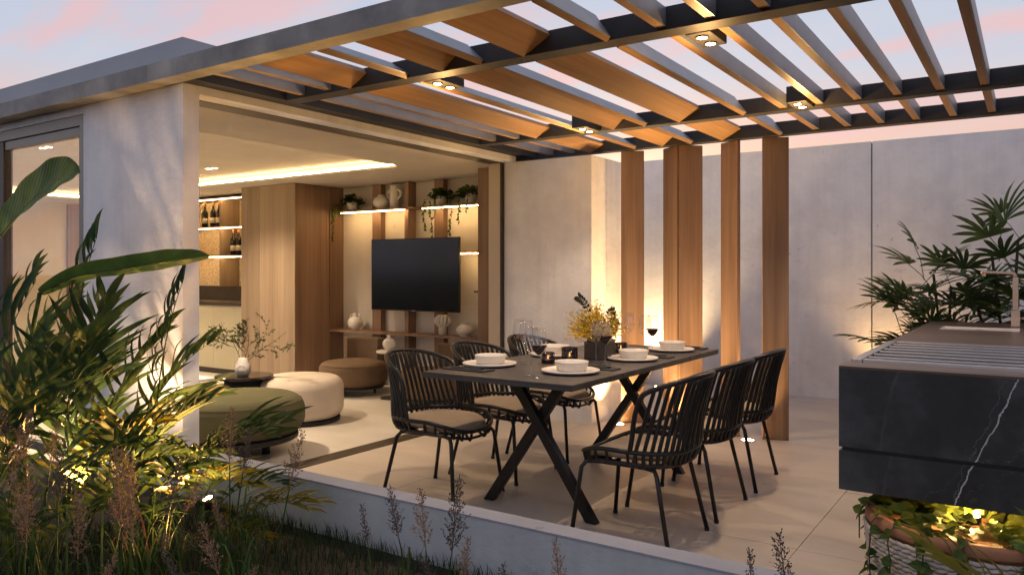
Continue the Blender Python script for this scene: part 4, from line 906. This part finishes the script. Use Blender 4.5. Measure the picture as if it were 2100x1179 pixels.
palm('low bushy palm beside the low wall with yellow lit leaves', (-3.34, 2.26, .07), [(24, 28, .62, 0, 5), (8, 40, .56, 15, 2), (-20, 36, .5, 0, 0), (0, 14, .50, 0, 6), (15, 20, .60, 0, 5)])
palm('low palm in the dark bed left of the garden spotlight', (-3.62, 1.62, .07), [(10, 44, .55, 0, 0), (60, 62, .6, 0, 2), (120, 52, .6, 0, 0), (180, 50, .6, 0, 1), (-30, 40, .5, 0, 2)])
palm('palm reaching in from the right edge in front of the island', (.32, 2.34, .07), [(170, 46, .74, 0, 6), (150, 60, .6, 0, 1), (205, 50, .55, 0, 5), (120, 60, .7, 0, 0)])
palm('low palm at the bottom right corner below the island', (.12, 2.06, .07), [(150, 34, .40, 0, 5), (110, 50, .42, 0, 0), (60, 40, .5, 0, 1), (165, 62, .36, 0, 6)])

def big_leaf(label, base, P, width, side, stalk):
    t = thing('banana_leaf_plant', label, 'plant', base); P = [Vector(p) - Vector(base) for p in P]
    Q = smooth_path(P, 7); n = len(Q); mb = MB(); side = Vector(side).normalized(); r = random.Random(len(label))
    V = []; F = []; cols = 9
    for i, p in enumerate(Q):
        u = i / (n - 1); tdir = (Q[min(i + 1, n - 1)] - Q[max(i - 1, 0)]).normalized(); sd = (side - tdir * side.dot(tdir)).normalized(); up = sd.cross(tdir)
        if up.z < 0: up = -up
        w = width * (math.sin(math.pi * min(1, .06 + .94 * u)) ** .62) * (1 if u < .97 else .5)
        for c in range(cols):
            q = (c - 4) / 4; wob = .035 * width * math.sin(u * 34 + q * 3) * abs(q) + .05 * width * math.sin(u * 9 + (1 if q > 0 else 4)) * q * q
            V.append(p + sd * w * q + up * (abs(q) ** 1.3 * w * .34 + wob))
    for i in range(n - 1):
        for c in range(cols - 1): F.append((i * cols + c, i * cols + c + 1, (i + 1) * cols + c + 1, (i + 1) * cols + c))
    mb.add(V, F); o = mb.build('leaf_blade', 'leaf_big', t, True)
    uvl = o.data.uv_layers.new(name='UVMap')
    for li in o.data.loops:
        vi = li.vertex_index; uvl.data[li.index].uv = ((vi // cols) / (n - 1), (vi % cols) / 8)
    MB().tube([p - Vector((0, 0, .004)) for p in Q], [.009 * (1 - .85 * i / (n - 1)) for i in range(n)], 6).build('midrib', 'reed_green', o, True)
    MB().tube(smooth_path([Vector(s) - Vector(base) for s in stalk] + [P[0]], 5), .011, 7).build('stalk', 'reed_green', t, True)
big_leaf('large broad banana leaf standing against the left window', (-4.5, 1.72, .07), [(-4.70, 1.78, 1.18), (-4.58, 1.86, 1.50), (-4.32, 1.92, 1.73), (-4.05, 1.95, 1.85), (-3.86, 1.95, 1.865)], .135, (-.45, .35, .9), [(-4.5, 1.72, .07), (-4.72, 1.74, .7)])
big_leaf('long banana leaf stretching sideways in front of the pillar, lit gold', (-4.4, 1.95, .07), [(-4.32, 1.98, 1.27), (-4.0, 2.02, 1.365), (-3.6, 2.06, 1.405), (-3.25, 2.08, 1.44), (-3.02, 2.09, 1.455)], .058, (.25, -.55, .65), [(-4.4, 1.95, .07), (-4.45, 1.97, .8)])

def plume_mesh(seed, h=.26, mat='seed', dens=30):
    r = random.Random(seed); mb = MB(); ax = [Vector((0, 0, 0)), Vector((.004, .002, h * .5)), Vector((.012, .004, h))]; mb.tube(ax, [.0022, .0016, .0006], 4)
    for k in range(dens):
        u = .02 + .96 * k / dens; z = h * u; a = k * 2.4 + r.uniform(-.4, .4); L_ = h * (.26 * (1 - u) ** .7 + .05) * r.uniform(.5, 1.15); d = Vector((math.cos(a) * .62, math.sin(a) * .62, .85)).normalized(); b = Vector((.012 * u * u, 0, z)); e = b + d * L_
        mb.leaf([b, b.lerp(e, .5), e], [.0006, .0006, .0004], (math.sin(a), -math.cos(a), 0), 0)
        ns = max(4, int(L_ / .0045))
        for q in range(ns):
            p = b.lerp(e, .2 + .85 * q / ns) + Vector((r.gauss(0, .003), r.gauss(0, .003), r.gauss(0, .003))); dd = (d + Vector((r.gauss(0, .5), r.gauss(0, .5), r.gauss(0, .4)))).normalized() * r.uniform(.006, .012)
            mb.leaf([p, p + dd * .5, p + dd], [.0006, .0027, .0004], (r.gauss(0, 1), r.gauss(0, 1), r.gauss(0, 1)), .3)
    return mb.mesh('plume', mat)
PL = [plume_mesh(1, .22, 'seed', 34), plume_mesh(2, .25, 'seed', 40), plume_mesh(3, .20, 'seed_dark', 32), plume_mesh(4, .17, 'seed', 28), plume_mesh(5, .24, 'seed_dark', 48)]
def reed(parent, base, top, v, sc_=1.0):
    base = Vector(base); top = Vector(top); mid = base.lerp(top, .55) + Vector((rnd.uniform(-.02, .02), rnd.uniform(-.02, .02), .03)); P = smooth_path([base, mid, top], 5)
    MB().tube(P, [.0032] * (len(P) - 3) + [.0028, .0024, .002], 5).build('stalk', 'reed_green', parent)
    f = put('plume', PL[v], parent, top, scale=sc_); d = (top - mid).normalized(); f.rotation_euler = (d.to_track_quat('Z', 'Y') @ Euler((0, 0, rnd.uniform(0, 6))).to_quaternion()).to_euler()
def blades(parent, n, spread, h, seed, mat='reed_green'):
    r = random.Random(seed); mb = MB()
    for k in range(n):
        a = r.uniform(0, 6.28); b = Vector((r.gauss(0, spread), r.gauss(0, spread), 0)); hh = h * r.uniform(.5, 1.1); out = Vector((math.cos(a), math.sin(a), 0)) * hh * r.uniform(.15, .6)
        P = smooth_path([b, b + out * .25 + Vector((0, 0, hh * .6)), b + out * .7 + Vector((0, 0, hh * .95)), b + out * 1.25 + Vector((0, 0, hh * r.uniform(.6, .95)))], 3); m = len(P)
        mb.leaf(P, [.0045 * (1 - (i / (m - 1)) ** 2) + .0004 for i in range(m)], (math.sin(a), -math.cos(a), .1), .3)
    return mb.build('blades', mat, parent)
clumps = [
 # label, base, [(top xyz, variant, scale)], blades
 ('reed clump with tall plumes in front of the green pouf', (-2.62, 1.92, .07), [((-2.70, 1.96, .60), 1, .9), ((-2.63, 1.97, .57), 4, .75), ((-2.36, 1.98, .56), 0, 1.0), ((-2.66, 1.9, .34), 3, .9)], 26, .42),
 ('reed clump with lit golden plumes beside the garden lamp', (-3.02, 1.80, .07), [((-3.10, 1.78, .42), 1, .9), ((-2.98, 1.70, .36), 0, .95), ((-2.86, 1.86, .40), 0, .9), ((-3.2, 1.84, .40), 2, 1), ((-2.78, 1.72, .30), 3, 1)], 22, .40),
 ('reed clump with feathery plumes at the dark left edge', (-3.62, 1.52, .07), [((-3.66, 1.50, .66), 1, .9), ((-3.52, 1.55, .60), 0, .9), ((-3.44, 1.48, .55), 0, 1), ((-3.75, 1.58, .62), 2, 1), ((-3.36, 1.58, .58), 1, .8)], 30, .55),
 ('reed clump at the far left corner of the bed', (-3.72, 1.22, .07), [((-3.78, 1.2, .66), 2, 1.0), ((-3.62, 1.26, .72), 4, 1), ((-3.52, 1.2, .58), 2, .9)], 34, .6),
 ('reed clump drooping across the bottom left of the picture', (-2.62, 1.42, .07), [((-2.84, 1.38, .20), 0, 1), ((-2.58, 1.36, .26), 1, .8), ((-2.42, 1.45, .20), 3, 1), ((-2.30, 1.40, .16), 0, .8), ((-2.95, 1.44, .12), 3, 1.0)], 26, .30),
 ('reed clump around the lamp at the bottom of the picture', (-2.30, 1.66, .07), [((-2.40, 1.70, .30), 0, .9), ((-2.20, 1.64, .22), 1, .8), ((-2.12, 1.74, .18), 3, .9), ((-2.46, 1.6, .26), 2, .9)], 24, .32),
 ('reed clump with many plumes low in the left foreground', (-2.95, 1.36, .07), [((-3.05, 1.34, .40), 1, 1.1), ((-2.92, 1.30, .46), 0, 1.1), ((-3.16, 1.40, .34), 3, 1.3), ((-2.82, 1.42, .36), 1, 1.0), ((-3.0, 1.44, .52), 4, 1.0)], 30, .42),
 ('reed clump with brown plumes just left of the bright lamp', (-2.78, 1.62, .07), [((-2.86, 1.60, .44), 1, 1.1), ((-2.74, 1.58, .38), 0, 1.1), ((-2.66, 1.66, .46), 4, 1.0), ((-2.92, 1.66, .30), 3, 1.2)], 24, .38),
 ('pair of dark reeds in front of the low wall left of the table leg', (-2.05, 2.22, .07), [((-2.16, 2.2, .30), 2, .85), ((-2.02, 2.22, .36), 4, .85)], 6, .18),
 ('tall golden reeds in front of the near table leg', (-1.74, 2.20, .07), [((-1.85, 2.18, .36), 0, 1.0), ((-1.745, 2.2, .36), 4, 1.15), ((-1.68, 2.18, .24), 1, .85), ((-1.77, 2.16, .22), 2, .9)], 8, .2),
 ('short reeds at the bottom edge left of the wall base', (-1.78, 1.72, .07), [((-1.88, 1.74, .22), 3, 1), ((-1.76, 1.70, .20), 0, .8), ((-1.66, 1.72, .16), 3, .8)], 16, .2),
 ('single dark reed at the bottom centre', (-1.35, 1.98, .07), [((-1.36, 1.98, .30), 4, .7)], 4, .15),
 ('single lit reed right of the bottom centre', (-1.28, 2.18, .07), [((-1.29, 2.2, .34), 0, .75)], 4, .15),
 ('thin dark reed at the lower right', (-.66, 2.2, .07), [((-.66, 2.2, .44), 2, .8)], 4, .15),
 ('thick dark reed at the lower right next to the floor joint', (-.55, 2.2, .07), [((-.55, 2.2, .44), 4, .95)], 4, .15),
]
for q, (lab, b, tops, nb, bh) in enumerate(clumps):
    t = thing('reed_clump', lab, 'reeds', b, 0, 'reeds in the garden bed'); B = Vector(b)
    for tp, v, s_ in tops:
        tp = Vector(tp); rel = tp - B; base = Vector((rel.x * .55 + rnd.uniform(-.02, .02), rel.y * .55 + rnd.uniform(-.02, .02), 0)); reed(t, base, rel, v, s_)
    blades(t, nb, .06, bh, q + 50)
    if q in (0, 1, 4, 5): blades(t, 3, .07, bh * .9, q + 90, 'blade_red')
# lawn strip
def lawn():
    r = random.Random(9); mb = MB()
    for k in range(15000):
        y = r.uniform(1.1, 2.672); x = r.uniform(-3.9, -.4) if y < 2.2 else r.uniform(-4.0, -.2); h = r.uniform(.03, .085) * (1.25 if y > 2.5 else 1); a = r.uniform(0, 6.28); lx, ly = math.cos(a) * h * .45, math.sin(a) * h * .45 * (1 if y < 2.6 else -.2 if math.sin(a) > 0 else 1); w = .0022; p, q = math.cos(a + 1.57) * w, math.sin(a + 1.57) * w
        o = len(mb.v); mb.v += [(x - p, y - q, .068), (x + p, y + q, .068), (x + lx * .4 + p * .7, y + ly * .4 + q * .7, .07 + h * .6), (x + lx * .4 - p * .7, y + ly * .4 - q * .7, .07 + h * .6), (x + lx, y + ly, .07 + h)]
        mb.f += [(o, o + 1, o + 2, o + 3), (o + 3, o + 2, o + 4)]
    o = mb.build('lawn_grass', 'grass'); stuff(o); tag(o, 'short dark grass in front of the low wall', 'grass')
lawn()
# garden spot lamps; last two are added, hidden behind the palms to backlight them
for q, (x, y, tgt, e) in enumerate(((-2.95, 2.12, (-3.15, 1.8, .7), 40), (-3.98, 1.98, (-4.50, 2.68, 1.35), 120), (-3.62, 2.50, (-3.45, 2.0, 1.1), 150), (-4.45, 2.54, (-4.2, 1.9, 1.0), 150))):
    t = thing('garden_spotlight', ['small garden spotlight glowing at the foot of the reeds', 'small garden spotlight glowing in the dark palms', 'added spotlight hidden at the foot of the pillar, backlighting the palms', 'added spotlight hidden below the left window, backlighting the palms'][q], 'spotlight', (x, y, .07), 0, 'garden spotlights')
    MB().tube([(0, 0, 0), (0, 0, .07)], .008, 8).build('spike', 'rubber', t); d = (Vector(tgt) - Vector((x, y, .17))).normalized(); rot = d.to_track_quat('Z', 'Y').to_euler()
    MB().lathe([(0, -.045), (.028, -.045), (.034, .03), (.030, .03), (.028, .0), (0, .0)], 16).build('head', 'rubber', t, True, 0, (0, 0, .10), rot)
    MB().lathe([(0, .010), (.028, .010)], 14).build('lens', 'bulb', t, False, 0, (0, 0, .10), rot)
    lp = lamp('SPOT', 'garden_light', t, (d.x * .04, d.y * .04, .10 + d.z * .04), e, (1, .66, .40) if q == 1 else (1, .50, .13), d.to_track_quat('-Z', 'Y').to_euler(), .02, 85 if q == 1 else 125, .9)

# fan palm behind the island
def fan_mesh(seed, n=9, L_=.30, w=.017):
    r = random.Random(seed); mb = MB(); mb.tube([(-.28, 0, -.06), (-.12, 0, -.01), (0, 0, 0)], .003, 5)
    for k in range(n):
        a = R(-82 + 164 * k / (n - 1) + r.uniform(-5, 5)); l = L_ * (1 - .3 * abs(k - (n - 1) / 2) / (n / 2)) * r.uniform(.85, 1.1); d = Vector((math.cos(a), math.sin(a), .16)); P = []; p = Vector((0, 0, 0)); ns = 6
        for j in range(ns + 1): P.append(p.copy()); p = p + d.normalized() * l / ns; d.z -= .085 + .02 * j * .3
        mb.leaf(P, [w * q for q in (.12, .55, .85, 1, .95, .7, .12)], (-math.sin(a), math.cos(a), 0), .22)
    return mb.mesh('fan_leaf', 'leaf_rhapis', True)
FN = [fan_mesh(1), fan_mesh(2, 10, .33), fan_mesh(3, 8, .28, .02), fan_mesh(4, 9, .36, .016)]
def fan_palm(label, base, canes, seed):
    r = random.Random(seed); t = thing('fan_palm', label, 'palm', base, 0, 'fan palms behind the island')
    MB().lathe([(0, 0), (.22, 0), (.25, .40), (.23, .40), (.22, .36), (0, .36)], 28).build('pot', 'dark_ceramic', t, True)
    for (lx, ly, h, nl) in canes:
        P = smooth_path([(lx * .15, ly * .15, .36), (lx * .5, ly * .5, .36 + h * .5), (lx, ly, .36 + h)], 6); c = MB().tube(P, .011, 6).build('cane', 'bark', t, True)
        for k in range(nl):
            u = .45 + .55 * k / max(1, nl - 1); p = P[min(int(u * (len(P) - 1)), len(P) - 1)]; az = k * 2.4 + r.uniform(-.5, .5) + seed; el = r.uniform(.1, .8) if k < nl - 1 else 1.0
            if math.sin(az) > .75: az = -az
            d = Vector((math.cos(az) * math.cos(el), math.sin(az) * math.cos(el) * .7, math.sin(el)));  s_ = r.uniform(.85, 1.3)
            f = put('fan_leaf', FN[(k + seed) % 4], c, p + d * .27 * s_, scale=s_); f.rotation_euler = (Matrix.Rotation(az, 3, 'Z') @ Matrix.Rotation(-el + r.uniform(-.1, .35), 3, 'Y') @ Matrix.Rotation(r.uniform(-.5, .5), 3, 'X')).to_euler()
fan_palm('slender fan palm behind the island, leaning left over the counter', (-.62, 7.62, 0), [(-.24, -.06, .74, 8), (-.10, .05, 1.0, 9), (.04, -.02, .9, 9), (-.36, 0, .46, 7), (.16, .06, .66, 8), (-.16, -.08, .5, 7)], 2)
fan_palm('tall dense fan palm behind the faucet at the right edge', (-.16, 7.58, 0), [(-.12, -.04, 1.15, 7), (.06, 0, 1.28, 8), (.20, .04, 1.05, 7), (-.26, .04, .8, 5), (.3, 0, .75, 5)], 5)
wl = thing('wall_uplight', 'floor spotlight washing the back wall behind the fan palms', 'uplight', (-1.15, 8.70, 0.002)); MB().lathe([(0.05, -.004), (.05, .005), (.036, .005), (.036, -.004)], 18).build('ring', 'steel', wl); MB().lathe([(0, .004), (.035, .004)], 18).build('lens', 'bulb', wl); lamp('SPOT', 'wall_wash', wl, (0, 0, .02), 80, WARM2, (R(172), 0, 0), .03, 100, .9)
wl2 = thing('wall_uplight', 'floor spotlight washing the back wall behind the paired fins', 'uplight', (-3.75, 8.70, 0.002)); MB().lathe([(0.05, -.004), (.05, .005), (.036, .005), (.036, -.004)], 18).build('ring', 'steel', wl2); MB().lathe([(0, .004), (.035, .004)], 18).build('lens', 'bulb', wl2); lamp('SPOT', 'wall_wash', wl2, (0, 0, .02), 300, (1, .64, .30), (R(174), 0, 0), .03, 95, .9)

# ------------------------------------------------------------------ drawing units -> metres
for o in list(scene.objects):
    if o.parent is None:
        o.location = o.location * S
        if o.type not in ('LIGHT', 'CAMERA'): o.scale = o.scale * S
